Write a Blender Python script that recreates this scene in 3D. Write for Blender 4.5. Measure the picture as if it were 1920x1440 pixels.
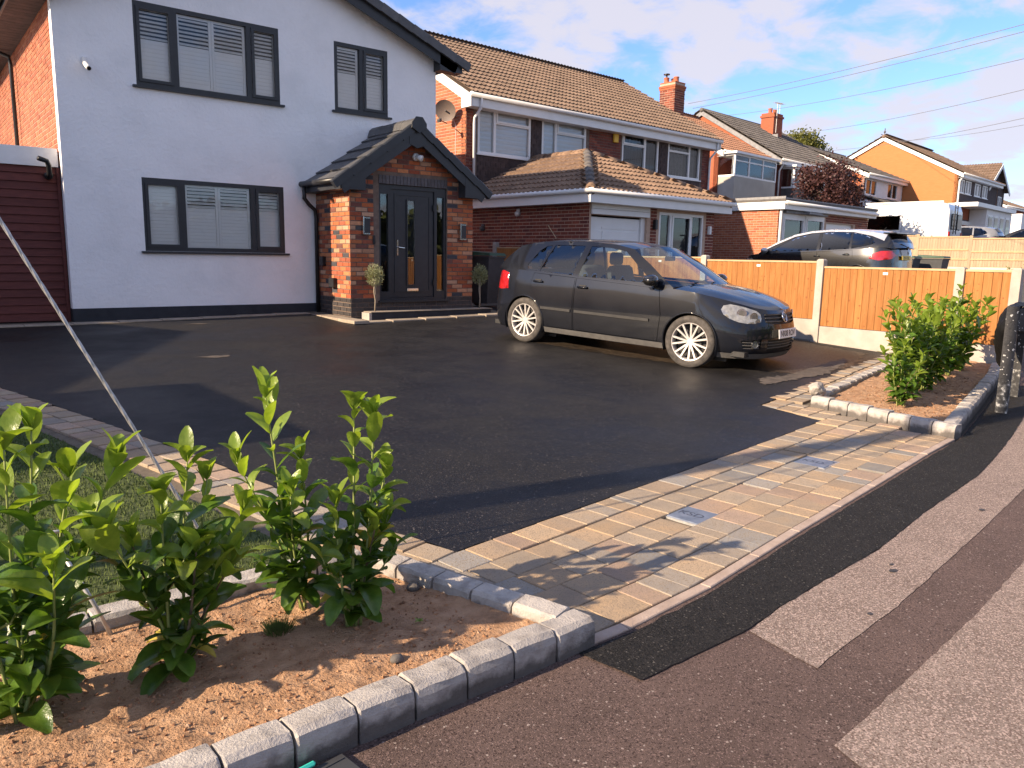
import bpy, bmesh, math, random
from mathutils import Vector, Matrix, noise
from mathutils.geometry import delaunay_2d_cdt
random.seed(7)
R = math.radians
for o in list(bpy.data.objects): bpy.data.objects.remove(o)
scene = bpy.context.scene
COL = scene.collection

# ---------------------------------------------------------------- camera
cam_d = bpy.data.cameras.new('camera'); cam = bpy.data.objects.new('camera', cam_d); COL.objects.link(cam)
cam_d.sensor_width = 36; cam_d.sensor_fit = 'HORIZONTAL'; cam_d.lens = 1443.0/1920*36
cam_d.clip_start = .05; cam_d.clip_end = 3000
CAM = Vector((0, 0, 1.43))
_rt = Vector((.78385672, -.62069148, .01762746)); _dn = Vector((-.08760313, -.13864711, -.98645966)); _fw = Vector((.61473111, .77169881, -.16305399))
cam.matrix_world = Matrix(((_rt.x, -_dn.x, -_fw.x, CAM.x), (_rt.y, -_dn.y, -_fw.y, CAM.y), (_rt.z, -_dn.z, -_fw.z, CAM.z), (0, 0, 0, 1)))
scene.camera = cam

# ---------------------------------------------------------------- sun and sky
SUN_EL, SUN_AZ = R(25.5), R(8.5)      # the sun stands to the left (-X), a little behind the house fronts
sun_to = Vector((-math.cos(SUN_AZ)*math.cos(SUN_EL), math.sin(SUN_AZ)*math.cos(SUN_EL), math.sin(SUN_EL)))
sd = bpy.data.lights.new('sun', 'SUN'); sd.energy = 4.7; sd.angle = R(.55); sd.color = (1, .79, .56)
so = bpy.data.objects.new('sun', sd); COL.objects.link(so); so.rotation_euler = sun_to.to_track_quat('Z', 'Y').to_euler(); so.location = (-20, 10, 30)
w = bpy.data.worlds.new('World'); scene.world = w; w.use_nodes = True
nt = w.node_tree; nt.nodes.clear()
def wn(t, **k):
    n = nt.nodes.new(t)
    for a, b in k.items(): setattr(n, a, b)
    return n
sky = wn('ShaderNodeTexSky', sky_type='NISHITA', sun_disc=False)
sky.sun_elevation = SUN_EL; sky.sun_rotation = R(-80); sky.air_density = 1.0; sky.dust_density = .35; sky.ozone_density = 2.2
tc = wn('ShaderNodeTexCoord'); sp = wn('ShaderNodeSeparateXYZ'); nt.links.new(tc.outputs['Generated'], sp.inputs[0])
def wmath(op, a, b):
    m = wn('ShaderNodeMath', operation=op)
    for i, v in enumerate((a, b)):
        if isinstance(v, (int, float)): m.inputs[i].default_value = v
        else: nt.links.new(v, m.inputs[i])
    return m.outputs[0]
den = wmath('ADD', wmath('MAXIMUM', sp.outputs['Z'], 0.0), .22)
cb = wn('ShaderNodeCombineXYZ'); nt.links.new(wmath('DIVIDE', sp.outputs['X'], den), cb.inputs[0]); nt.links.new(wmath('DIVIDE', sp.outputs['Y'], den), cb.inputs[1])
def wnoise(sc, det, ro, off):
    mp = wn('ShaderNodeMapping'); nt.links.new(cb.outputs[0], mp.inputs[0]); mp.inputs['Location'].default_value = off
    n = wn('ShaderNodeTexNoise'); n.inputs['Scale'].default_value = sc; n.inputs['Detail'].default_value = det; n.inputs['Roughness'].default_value = ro; n.inputs['Distortion'].default_value = .35
    nt.links.new(mp.outputs[0], n.inputs['Vector']); return n.outputs[0]
cl = wmath('ADD', wmath('MULTIPLY', wnoise(1.5, 3, .5, (3.1, 1.7, 0)), .66), wmath('MULTIPLY', wnoise(5.5, 6, .6, (0, 5, 2)), .34))
rmp = wn('ShaderNodeValToRGB'); nt.links.new(cl, rmp.inputs[0]); rmp.color_ramp.elements[0].position = .445; rmp.color_ramp.elements[1].position = .55
rmp.color_ramp.interpolation = 'EASE'; rmp.color_ramp.elements[1].color = (.9, .9, .9, 1)
tint = wn('ShaderNodeMix', data_type='RGBA', blend_type='MULTIPLY'); tint.inputs[0].default_value = 1; nt.links.new(sky.outputs[0], tint.inputs[6]); tint.inputs[7].default_value = (.66, .78, 1.05, 1)
mx = wn('ShaderNodeMix', data_type='RGBA'); nt.links.new(rmp.outputs[0], mx.inputs[0]); nt.links.new(tint.outputs[2], mx.inputs[6]); mx.inputs[7].default_value = (3.3, 3.15, 3.5, 1)
bg = wn('ShaderNodeBackground'); nt.links.new(mx.outputs[2], bg.inputs[0]); bg.inputs[1].default_value = .105
ow = wn('ShaderNodeOutputWorld'); nt.links.new(bg.outputs[0], ow.inputs[0])
vs = scene.view_settings; vs.view_transform = 'Standard'; vs.look = 'None'; vs.gamma = 1; vs.use_curve_mapping = False; vs.exposure = 1.24
scene.render.engine = 'CYCLES'

# ---------------------------------------------------------------- materials
MATS = {}
def lk(t, a, b): t.links.new(a, b)
def pmat(name, cols, rough=.75, ns=5, det=5, bump=0, bs=60, metal=0, spec=.4, rand=0, pick=None, speck=(), coat=0, dist=0, rvar=0, trans=0, lo=.33, hi=.67, bdist=.01, sheen=0, objc=False, stretch=None, knots=None, dirt_shade=None):
    """procedural Principled material: colour from a noise ramp, per-piece variation, specks, bump"""
    m = bpy.data.materials.new(name); m.use_nodes = True; t = m.node_tree; t.nodes.clear()
    n = lambda ty, **k: (lambda q: ([setattr(q, a, b) for a, b in k.items()], q)[1])(t.nodes.new(ty))
    out = n('ShaderNodeOutputMaterial'); bs_ = n('ShaderNodeBsdfPrincipled')
    if objc:
        g = n('ShaderNodeTexCoord'); pos = g.outputs['Object']
    else:
        g = n('ShaderNodeNewGeometry'); pos = g.outputs['Position']
    if stretch:
        mp = n('ShaderNodeMapping'); lk(t, pos, mp.inputs[0]); mp.inputs['Scale'].default_value = stretch; pos = mp.outputs[0]
    def noise_(sc, d, r=.6):
        q = n('ShaderNodeTexNoise'); q.inputs['Scale'].default_value = sc; q.inputs['Detail'].default_value = d; q.inputs['Roughness'].default_value = r; q.inputs['Distortion'].default_value = dist
        lk(t, pos, q.inputs['Vector']); return q.outputs[0]
    def ramp(fac, cs, l, h, mode='LINEAR'):
        r_ = n('ShaderNodeValToRGB'); e = r_.color_ramp; e.interpolation = mode
        while len(e.elements) < len(cs): e.elements.new(.5)
        for i, c_ in enumerate(cs):
            e.elements[i].position = l+(h-l)*i/max(1, len(cs)-(0 if mode == 'CONSTANT' else 1)); e.elements[i].color = (*c_, 1)
        lk(t, fac, r_.inputs[0]); return r_.outputs[0]
    def mix(f, a, b, mode='MIX'):
        q = n('ShaderNodeMix', data_type='RGBA', blend_type=mode)
        for s_, v in ((0, f), (6, a), (7, b)):
            if isinstance(v, (int, float)): q.inputs[s_].default_value = v
            elif isinstance(v, tuple): q.inputs[s_].default_value = (*v, 1)
            else: lk(t, v, q.inputs[s_])
        return q.outputs[2]
    def mth(op, a, b):
        q = n('ShaderNodeMath', operation=op)
        for i, v in enumerate((a, b)):
            if isinstance(v, (int, float)): q.inputs[i].default_value = v
            else: lk(t, v, q.inputs[i])
        return q.outputs[0]
    nz = noise_(ns, det)
    col = ramp(nz, cols, lo, hi) if len(cols) > 1 else None
    if rand or pick:
        oi = n('ShaderNodeObjectInfo'); ge = n('ShaderNodeNewGeometry')
        rnd = mth('FRACT', mth('ADD', mth('MULTIPLY', oi.outputs['Random'], 7.31), mth('MULTIPLY', ge.outputs['Random Per Island'], 3.77)), 0)
        if pick:
            pc = ramp(rnd, pick, 0, 1, 'CONSTANT')
            col = mix(.55, pc, mix(1.0, pc, col, 'MULTIPLY'), 'MIX') if col else pc
        if rand:
            hs = n('ShaderNodeHueSaturation'); r2 = mth('FRACT', mth('MULTIPLY', rnd, 13.7), 0)
            lk(t, mth('ADD', mth('MULTIPLY', r2, rand), 1-rand/2), hs.inputs['Value'])
            if col: lk(t, col, hs.inputs['Color'])
            else: hs.inputs['Color'].default_value = (*cols[0], 1)
            col = hs.outputs[0]
    for (sc, thr, c_) in speck:
        v = n('ShaderNodeTexVoronoi'); v.inputs['Scale'].default_value = sc; lk(t, pos, v.inputs['Vector'])
        sx = n('ShaderNodeSeparateColor'); lk(t, v.outputs['Color'], sx.inputs[0])
        col = mix(mth('GREATER_THAN', sx.outputs[0], thr), col if col else tuple(cols[0]), c_)
    if dirt_shade:   # splash grime and painted shade low on each piece, with a ragged edge
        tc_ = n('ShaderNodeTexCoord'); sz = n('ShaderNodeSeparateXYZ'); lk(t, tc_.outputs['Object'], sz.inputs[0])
        edge = mth('ADD', dirt_shade[0], mth('MULTIPLY', mth('SUBTRACT', noise_(11, 5), .5), dirt_shade[1]*4))
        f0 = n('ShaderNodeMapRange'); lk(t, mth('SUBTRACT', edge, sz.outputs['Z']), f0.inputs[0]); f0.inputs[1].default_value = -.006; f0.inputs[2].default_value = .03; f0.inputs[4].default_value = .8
        col = mix(f0.outputs[0], col, dirt_shade[2])
    if knots:   # scattered round knots, unstretched
        v = n('ShaderNodeTexVoronoi'); v.inputs['Scale'].default_value = knots[0]; v.inputs['Randomness'].default_value = 1; lk(t, n('ShaderNodeNewGeometry').outputs['Position'], v.inputs['Vector'])
        sx = n('ShaderNodeSeparateColor'); lk(t, v.outputs['Color'], sx.inputs[0])
        col = mix(mth('MULTIPLY', mth('LESS_THAN', v.outputs['Distance'], mth('MULTIPLY', sx.outputs[1], .22)), mth('GREATER_THAN', sx.outputs[0], .55)), col, knots[2])
    if col: lk(t, col, bs_.inputs['Base Color'])
    else: bs_.inputs['Base Color'].default_value = (*cols[0], 1)
    bs_.inputs['Roughness'].default_value = rough; bs_.inputs['Metallic'].default_value = metal; bs_.inputs['Specular IOR Level'].default_value = spec
    bs_.inputs['Coat Weight'].default_value = coat; bs_.inputs['Coat Roughness'].default_value = .06
    if sheen: bs_.inputs['Sheen Weight'].default_value = sheen
    if rvar:
        mr = n('ShaderNodeMapRange'); lk(t, noise_(1.1, 4), mr.inputs[0]); mr.inputs[1].default_value = .35; mr.inputs[2].default_value = .65; mr.inputs[3].default_value = rough-rvar; mr.inputs[4].default_value = rough+rvar
        lk(t, mr.outputs[0], bs_.inputs['Roughness'])
    if bump:
        b_ = n('ShaderNodeBump'); b_.inputs['Strength'].default_value = bump; b_.inputs['Distance'].default_value = bdist
        lk(t, noise_(bs, 4, .65), b_.inputs['Height']); lk(t, b_.outputs[0], bs_.inputs['Normal'])
    if trans:
        tr = n('ShaderNodeBsdfTranslucent'); ms = n('ShaderNodeMixShader'); ms.inputs[0].default_value = trans
        if col: lk(t, mix(1.0, col, (1.5, 1.5, .55), 'MULTIPLY'), tr.inputs[0])
        lk(t, bs_.outputs[0], ms.inputs[1]); lk(t, tr.outputs[0], ms.inputs[2]); lk(t, ms.outputs[0], out.inputs[0])
    else: lk(t, bs_.outputs[0], out.inputs[0])
    MATS[name] = m; return m
def gmat(name, tint, ior=1.5, rough=.0):
    m = bpy.data.materials.new(name); m.use_nodes = True; t = m.node_tree; t.nodes.clear()
    out = t.nodes.new('ShaderNodeOutputMaterial'); tr = t.nodes.new('ShaderNodeBsdfTransparent'); tr.inputs[0].default_value = (*tint, 1)
    gl = t.nodes.new('ShaderNodeBsdfGlossy'); gl.inputs['Roughness'].default_value = rough; fr = t.nodes.new('ShaderNodeFresnel'); fr.inputs[0].default_value = ior
    ms = t.nodes.new('ShaderNodeMixShader'); lk(t, fr.outputs[0], ms.inputs[0]); lk(t, tr.outputs[0], ms.inputs[1]); lk(t, gl.outputs[0], ms.inputs[2]); lk(t, ms.outputs[0], out.inputs[0])
    MATS[name] = m; return m
pmat('verge', [(.05, .05, .045), (.09, .085, .075)], .9, 2, bump=.4, bs=40)
pmat('tarmac_drive', [(.0055, .0052, .0055), (.0105, .0098, .0098)], .57, 2.2, 6, bump=.55, bs=170, bdist=.006, speck=((190, .90, (.030, .027, .026)), (150, .978, (.06, .053, .05)), (130, .995, (.13, .115, .105))), rvar=.12, spec=.34)
pmat('tarmac_fresh', [(.010, .009, .009), (.020, .0185, .0185)], .8, 8, 6, bump=1.0, bs=120, bdist=.02, spec=.25, speck=((180, .80, (.036, .033, .032)), (150, .85, (.003, .003, .003)), (170, .985, (.12, .11, .10))))
pmat('tarmac_red', [(.084, .055, .046), (.12, .080, .068)], .88, 3, 7, bump=.9, bs=210, bdist=.008, speck=((230, .86, (.185, .125, .11)), (200, .86, (.045, .026, .022)), (160, .992, (.33, .27, .24))))
pmat('tarmac_worn', [(.195, .15, .125), (.27, .212, .178)], .9, 3, 6, bump=.8, bs=170, bdist=.008, speck=((210, .72, (.14, .095, .078)), (190, .80, (.42, .32, .275))))
pmat('paver', [(.72, .74, .78), (1.0, .98, .95), (1.2, 1.06, .86)], .88, 5.5, 6, bump=.6, bs=130, bdist=.006, rand=.3, pick=[(.345, .26, .18), (.32, .26, .195), (.37, .27, .175), (.29, .25, .205), (.36, .27, .18), (.25, .235, .215), (.33, .265, .195), (.345, .25, .185)], speck=((220, .86, (.22, .17, .115)),))
pmat('joint_sand', [(.11, .09, .065), (.17, .14, .10)], .95, 20, bump=.5, bs=200)
pmat('kerb_stone', [(.27, .245, .225), (.39, .36, .33), (.45, .415, .38)], .93, 15, 9, bump=.8, bs=120, bdist=.008, rand=.16, dirt_shade=(.066, .035, (.055, .046, .04)))  # low dark band: splash grime, plus front-face shade put into the colour
pmat('concrete_edging', [(.33, .25, .20), (.43, .34, .28)], .9, 10, bump=.4, bs=120)
pmat('concrete', [(.32, .285, .25), (.42, .38, .335)], .9, 4, 6, bump=.4, bs=90, rand=.08)
pmat('stone_strip', [(.25, .205, .155), (.36, .30, .23)], .85, 6, bump=.3, bs=70, rand=.2)
pmat('soil', [(.29, .16, .085), (.42, .245, .138), (.50, .31, .185)], .97, 14, 8, bump=1.0, bs=75, bdist=.02)
pmat('pebble', [(.3, .3, .3), (1, 1, 1)], .85, 30, pick=[(.40, .21, .11), (.34, .17, .085), (.45, .30, .2), (.25, .125, .065), (.42, .23, .12)], rand=.3)
pmat('grass', [(.055, .085, .016), (.10, .135, .03)], .85, 20, rand=.5)
pmat('turf_base', [(.05, .07, .018), (.075, .095, .028)], .95, 25, bump=.6, bs=150)
pmat('render_white', [(.78, .775, .77), (.85, .84, .835), (.88, .87, .865)], .92, 1.3, 9, bump=.8, bs=16, bdist=.016, rvar=.04)
pmat('white_upvc', [(.70, .69, .67), (.75, .74, .73)], .45, 3, bump=0)
pmat('white_paint', [(.68, .67, .66), (.76, .75, .74)], .7, 4, bump=.1)
pmat('anthracite', [(.022, .024, .028), (.030, .032, .036)], .42, 9)
pmat('plinth_black', [(.018, .02, .025), (.03, .033, .04)], .8, 5, bump=.3, bs=60)
pmat('black_plastic', [(.012, .012, .013), (.02, .02, .021)], .4, 9)
pmat('tile_grey', [(.055, .055, .058), (.085, .083, .083)], .55, 12, bump=.25, bs=120, rand=.25, spec=.6)
pmat('shutter', [(.86, .86, .85), (.88, .88, .87)], .5, 3)
pmat('room_dark', [(.012, .014, .02), (.02, .024, .033)], .95, 2)
pmat('blind', [(.72, .74, .77), (.78, .80, .82)], .8, 2)
pmat('brick_porch', [(.62, .6, .6), (1.1, 1.05, 1.0)], .9, 22, 6, bump=.8, bs=90, bdist=.006, rand=.28, pick=[(.40, .115, .045), (.46, .15, .06), (.34, .085, .04), (.44, .17, .085), (.50, .19, .08), (.31, .09, .05), (.42, .12, .045), (.48, .24, .14), (.17, .065, .05), (.38, .10, .045), (.055, .055, .065), (.52, .30, .19)])
pmat('brick_soldier', [(.075, .07, .075), (.12, .11, .115)], .8, 20, rand=.3)
pmat('brick_blue', [(.03, .027, .028), (.055, .047, .046)], .6, 20, bump=.3, bs=80, rand=.4)
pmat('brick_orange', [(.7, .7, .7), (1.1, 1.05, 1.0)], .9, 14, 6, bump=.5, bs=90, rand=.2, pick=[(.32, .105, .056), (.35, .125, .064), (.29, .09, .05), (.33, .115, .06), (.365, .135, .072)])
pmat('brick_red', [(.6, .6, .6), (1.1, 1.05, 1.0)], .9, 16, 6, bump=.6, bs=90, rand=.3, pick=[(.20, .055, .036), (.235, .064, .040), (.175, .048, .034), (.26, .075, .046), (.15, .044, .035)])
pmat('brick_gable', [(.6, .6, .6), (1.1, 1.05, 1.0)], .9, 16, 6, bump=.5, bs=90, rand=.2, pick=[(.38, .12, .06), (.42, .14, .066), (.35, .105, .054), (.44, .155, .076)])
pmat('mortar_pale', [(.42, .29, .215), (.50, .355, .27)], .95, 12, bump=.3, bs=120)
pmat('mortar_dark', [(.12, .085, .068), (.19, .14, .11)], .95, 12, bump=.3, bs=120)
pmat('tile_brown', [(.145, .098, .069), (.235, .162, .116)], .92, 10, 6, bump=.5, bs=70, rand=.25, speck=((26, .95, (.16, .125, .09)),))
pmat('brick_buff', [(.40, .155, .055), (.45, .18, .068)], .9, 3, 6, bump=.4, bs=30, stretch=(1, 1, 9))
pmat('tile_garage', [(.165, .105, .07), (.255, .168, .112)], .92, 10, 6, bump=.5, bs=70, rand=.3)
pmat('tile_red', [(.27, .14, .085), (.36, .19, .12)], .92, 6, 6, bump=.5, bs=60, rand=.25)
pmat('tile_slate', [(.085, .078, .072), (.15, .135, .125)], .9, 5, 6, bump=.5, bs=60, rand=.3)
pmat('hung_tile', [(.038, .026, .026), (.07, .047, .043)], .85, 8, bump=.3, bs=70, rand=.3)
pmat('lead', [(.16, .16, .17), (.25, .25, .26)], .6, 8, bump=.3)
pmat('beige_panel', [(.36, .34, .30), (.42, .40, .36)], .85, 2)
pmat('terracotta', [(.35, .10, .055), (.45, .15, .08)], .85, 10)
pmat('gate_red', [(.085, .022, .018), (.135, .036, .028)], .75, 6, 6, bump=.4, bs=40, rand=.3, stretch=(1, 1, 8))
pmat('fence_new', [(.265, .10, .022), (.315, .13, .033), (.345, .155, .046)], .75, 4, 7, bump=.3, bs=50, rand=.22, stretch=(7, 7, .7), dist=.5, knots=(13, .035, (.22, .075, .02)))
pmat('fence_old', [(.30, .225, .15), (.40, .305, .205)], .9, 4, 6, bump=.3, bs=40, rand=.2, stretch=(6, 6, .6))
pmat('wood_raw', [(.40, .27, .15), (.5, .35, .2)], .8, 5)
pmat('steel_cover', [(.15, .18, .23), (.24, .27, .33)], .5, 14, 6, bump=.3, bs=60, metal=.4, rvar=.1)
pmat('mark_dark', [(.05, .06, .09)], .6)
pmat('galv', [(.36, .36, .355), (.54, .53, .52)], .45, 40, metal=.55)
pmat('chrome', [(.62, .63, .65)], .16, metal=1.0)
pmat('timber_pole', [(.10, .075, .055), (.16, .12, .09)], .9, 3, bump=.5, bs=30)
pmat('post_black', [(.018, .018, .02), (.035, .035, .037)], .55, 14, 7, bump=.4, bs=50, speck=((55, .975, (.5, .49, .47)), (120, .985, (.45, .44, .42))))
pmat('post_worn', [(.03, .03, .032), (.10, .10, .10), (.55, .54, .52)], .75, 22, 8, bump=.5, bs=60, lo=.44, hi=.66)
pmat('bag_black', [(.004, .004, .0045), (.007, .007, .0075)], .62, 9, bump=.6, bs=22, spec=.2)
pmat('bin_green', [(.02, .05, .03), (.035, .075, .045)], .6, 6)
pmat('bin_grey', [(.035, .036, .04), (.05, .052, .056)], .6, 6)
pmat('bark', [(.09, .07, .05), (.16, .125, .09)], .9, 20, bump=.6, bs=60)
pmat('stem_green', [(.17, .21, .055), (.26, .29, .09)], .6, 20)
pmat('stem_brown', [(.10, .07, .04), (.17, .12, .07)], .8, 20)
pmat('leaf', [(.056, .12, .016), (.10, .18, .026)], .30, 28, 3, spec=.5, rand=.55, trans=.38, bump=.25, bs=55)
pmat('leaf_young', [(.17, .255, .032), (.25, .335, .05)], .30, 28, 3, spec=.5, rand=.4, trans=.45, bump=.25, bs=55)
pmat('leaf_yellow', [(.42, .33, .05), (.50, .40, .08)], .45, 28, rand=.2, trans=.3)
pmat('leaf_olive', [(.17, .185, .10), (.30, .31, .19)], .6, 20, rand=.6, trans=.2)
pmat('leaf_plum', [(.055, .022, .024), (.10, .045, .042)], .55, 10, rand=.7, trans=.22)
pmat('leaf_far', [(.05, .065, .015), (.10, .12, .03)], .7, 3, rand=.6)
pmat('leaf_tree', [(.09, .10, .022), (.17, .17, .04)], .6, 3, rand=.6, trans=.25)
pmat('paint_dark', [(.0045, .0053, .009), (.008, .0092, .0135)], .42, 2.5, 6, metal=0, spec=.1, coat=.7, rvar=.08, objc=True)
pmat('paint_black', [(.012, .012, .013)], .25, metal=.2, coat=1)
pmat('paint_silver', [(.50, .50, .52), (.56, .56, .58)], .32, 5, metal=.6, coat=.8)
pmat('paint_grey', [(.20, .205, .215), (.25, .255, .265)], .35, 5, metal=.4, coat=.7)
pmat('paint_white', [(.70, .70, .69), (.76, .76, .75)], .4, 3, coat=.5)
pmat('trim_black', [(.016, .016, .017), (.028, .027, .027)], .62, 12)
pmat('trim_grey', [(.075, .072, .07), (.11, .105, .10)], .6, 12)
pmat('tyre', [(.035, .032, .03), (.09, .08, .072)], .9, 14, bump=.3, bs=80, objc=True)
pmat('alloy', [(.46, .43, .41), (.56, .53, .50)], .42, 20, metal=.35, objc=True)
pmat('lamp_clear', [(.20, .20, .195), (.40, .39, .36)], .14, 14, 3, coat=1, metal=.4, objc=True)
pmat('lamp_red', [(.25, .006, .008), (.40, .012, .014)], .2, 8, coat=1, objc=True)
pmat('plate_white', [(.74, .73, .70)], .4)
pmat('plate_yellow', [(.70, .50, .05)], .4)
pmat('ink', [(.01, .01, .012)], .5)
pmat('seat_fabric', [(.035, .036, .04), (.055, .056, .06)], .9, 30)
pmat('alarm_yellow', [(.70, .40, .03), (.78, .47, .05)], .5, 5)
pmat('teal_plastic', [(.05, .55, .42)], .45)
pmat('cable', [(.16, .16, .18)], .8)
pmat('dish_mesh', [(.11, .085, .075), (.17, .13, .11)], .6, 90, 2)
pmat('cream_wall', [(.55, .47, .37), (.62, .54, .43)], .9, 5, bump=.3)
pmat('hi_vis', [(.55, .75, .03)], .7)
gmat('glass_clear', (.93, .95, .95)); gmat('glass_car', (.74, .84, .86), 2.1); gmat('glass_dark', (.10, .11, .12), 1.55); gmat('glass_house', (.985, .99, .995), 1.6)

# ---------------------------------------------------------------- geometry helpers
class MB:
    """collects geometry for one mesh"""
    def __init__(s): s.v = []; s.f = []
    def add(s, vs, fs, mt=None):
        o = len(s.v); s.v += [tuple(mt @ Vector(p)) if mt else tuple(p) for p in vs]; s.f += [tuple(i+o for i in q) for q in fs]; return s
    def box(s, x0, x1, y0, y1, z0, z1, mt=None):
        v = [(x0,y0,z0),(x1,y0,z0),(x1,y1,z0),(x0,y1,z0),(x0,y0,z1),(x1,y0,z1),(x1,y1,z1),(x0,y1,z1)]
        return s.add(v, [(3,2,1,0),(4,5,6,7),(0,1,5,4),(1,2,6,5),(2,3,7,6),(3,0,4,7)], mt)
    def cbox(s, x0, x1, y0, y1, z0, z1, c, mt=None):
        """box with its top edges chamfered by c"""
        v = [(x0,y0,z0),(x1,y0,z0),(x1,y1,z0),(x0,y1,z0),(x0,y0,z1-c),(x1,y0,z1-c),(x1,y1,z1-c),(x0,y1,z1-c),(x0+c,y0+c,z1),(x1-c,y0+c,z1),(x1-c,y1-c,z1),(x0+c,y1-c,z1)]
        return s.add(v, [(3,2,1,0),(0,1,5,4),(1,2,6,5),(2,3,7,6),(3,0,4,7),(4,5,9,8),(5,6,10,9),(6,7,11,10),(7,4,8,11),(8,9,10,11)], mt)
    def rbox(s, x0, x1, y0, y1, z0, z1, c, mt=None):
        """box chamfered on every edge"""
        v = []; 
        for (sx, sy, sz) in [(a,b,d) for a in (0,1) for b in (0,1) for d in (0,1)]:
            X, Y, Z = (x0,x1)[sx], (y0,y1)[sy], (z0,z1)[sz]; ix, iy, iz = (1,-1)[sx]*c, (1,-1)[sy]*c, (1,-1)[sz]*c
            v += [(X, Y+iy, Z+iz), (X+ix, Y, Z+iz), (X+ix, Y+iy, Z)]
        bm = bmesh.new(); vv = [bm.verts.new(p) for p in v]; bmesh.ops.convex_hull(bm, input=vv)
        bm.verts.index_update(); vs = [q.co.copy() for q in bm.verts]; fs = [[q.index for q in f_.verts] for f_ in bm.faces]; bm.free()
        return s.add(vs, fs, mt)
    def prism(s, poly, d0, d1, fn):
        """2D polygon (a,b) extruded from depth d0 to d1; fn(a,b,d) -> point"""
        n = len(poly); v = [fn(a,b,d0) for a,b in poly]+[fn(a,b,d1) for a,b in poly]
        return s.add(v, [tuple(range(n))[::-1], tuple(range(n,2*n))]+[(i,(i+1)%n,n+(i+1)%n,n+i) for i in range(n)])
    def tube(s, pts, r, n=8, cap=True, mt=None):
        pts = [Vector(p) for p in pts]; rr = r if isinstance(r, (list, tuple)) else [r]*len(pts); rings = []; up = None
        for i, p in enumerate(pts):
            d = (pts[min(i+1,len(pts)-1)]-pts[max(i-1,0)]).normalized()
            a = d.cross(Vector((0,0,1)) if abs(d.z) < .95 else Vector((1,0,0))).normalized() if up is None else (up-d*up.dot(d)).normalized()
            up = a; b = d.cross(a); rings.append([p+(a*math.cos(2*math.pi*k/n)+b*math.sin(2*math.pi*k/n))*rr[i] for k in range(n)])
        v = [q for g in rings for q in g]; f = [(i*n+k, i*n+(k+1)%n, (i+1)*n+(k+1)%n, (i+1)*n+k) for i in range(len(pts)-1) for k in range(n)]
        if cap: f += [tuple(range(n))[::-1], tuple(range((len(pts)-1)*n, len(pts)*n))]
        return s.add(v, f, mt)
    def lathe(s, prof, n=32, mt=None):
        """profile (r,h) turned about the local Y axis"""
        v = [(r*math.cos(2*math.pi*k/n), h, r*math.sin(2*math.pi*k/n)) for r, h in prof for k in range(n)]
        f = [(i*n+k, i*n+(k+1)%n, (i+1)*n+(k+1)%n, (i+1)*n+k) for i in range(len(prof)-1) for k in range(n)]
        return s.add(v, f, mt)
    def grid(s, pts):
        n = len(pts[0]); v = [p for row in pts for p in row]
        return s.add(v, [(i*n+k, i*n+k+1, (i+1)*n+k+1, (i+1)*n+k) for i in range(len(pts)-1) for k in range(n-1)])
    def mesh(s, name):
        me = bpy.data.meshes.new(name); me.from_pydata(s.v, [], s.f); me.update(); return me
def fixn(me):
    bm = bmesh.new(); bm.from_mesh(me); bmesh.ops.remove_doubles(bm, verts=bm.verts, dist=1e-5); bmesh.ops.recalc_face_normals(bm, faces=bm.faces); bm.to_mesh(me); bm.free()
def link(name, me, parent=None, mt=None):
    o = bpy.data.objects.new(name, me); COL.objects.link(o)
    if parent: o.parent = parent
    if mt is not None: o.matrix_local = mt
    return o
def obj(name, mb, m, parent=None, smooth=False, mt=None, fix=False, stuff=False):
    me = mb.mesh(name); me.materials.append(MATS[m])
    if fix: fixn(me)
    if smooth: me.shade_smooth()
    o = link(name, me, parent, mt)
    if stuff: o['kind'] = 'stuff'
    return o
def tag(o, label, cat, group=None):
    o['label'] = label; o['category'] = cat
    if group: o['group'] = group
    return o
def thing(name, label, cat, loc=(0,0,0), rz=0, group=None):
    o = bpy.data.objects.new(name, None); COL.objects.link(o); o.location = loc; o.rotation_euler = (0,0,rz); o.empty_display_size = .1
    return tag(o, label, cat, group)
def struct(o): o['kind'] = 'structure'; return o
def copy_tree(o, parent=None):
    c_ = o.copy(); COL.objects.link(c_); c_.parent = parent
    for ch in list(o.children): copy_tree(ch, c_)
    return c_
def inside(p, poly):
    x, y = p; r_ = False; n = len(poly)
    for i in range(n):
        x1, y1 = poly[i]; x2, y2 = poly[i-1]
        if (y1 > y) != (y2 > y) and x < (x2-x1)*(y-y1)/(y2-y1)+x1: r_ = not r_
    return r_
def resample(poly, step):
    out = []
    for i, p in enumerate(poly):
        q = poly[(i+1) % len(poly)]; L = math.hypot(q[0]-p[0], q[1]-p[1]); k = max(1, int(L/step+.5))
        out += [(p[0]+(q[0]-p[0])*j/k, p[1]+(q[1]-p[1])*j/k) for j in range(k)]
    return out
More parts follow.
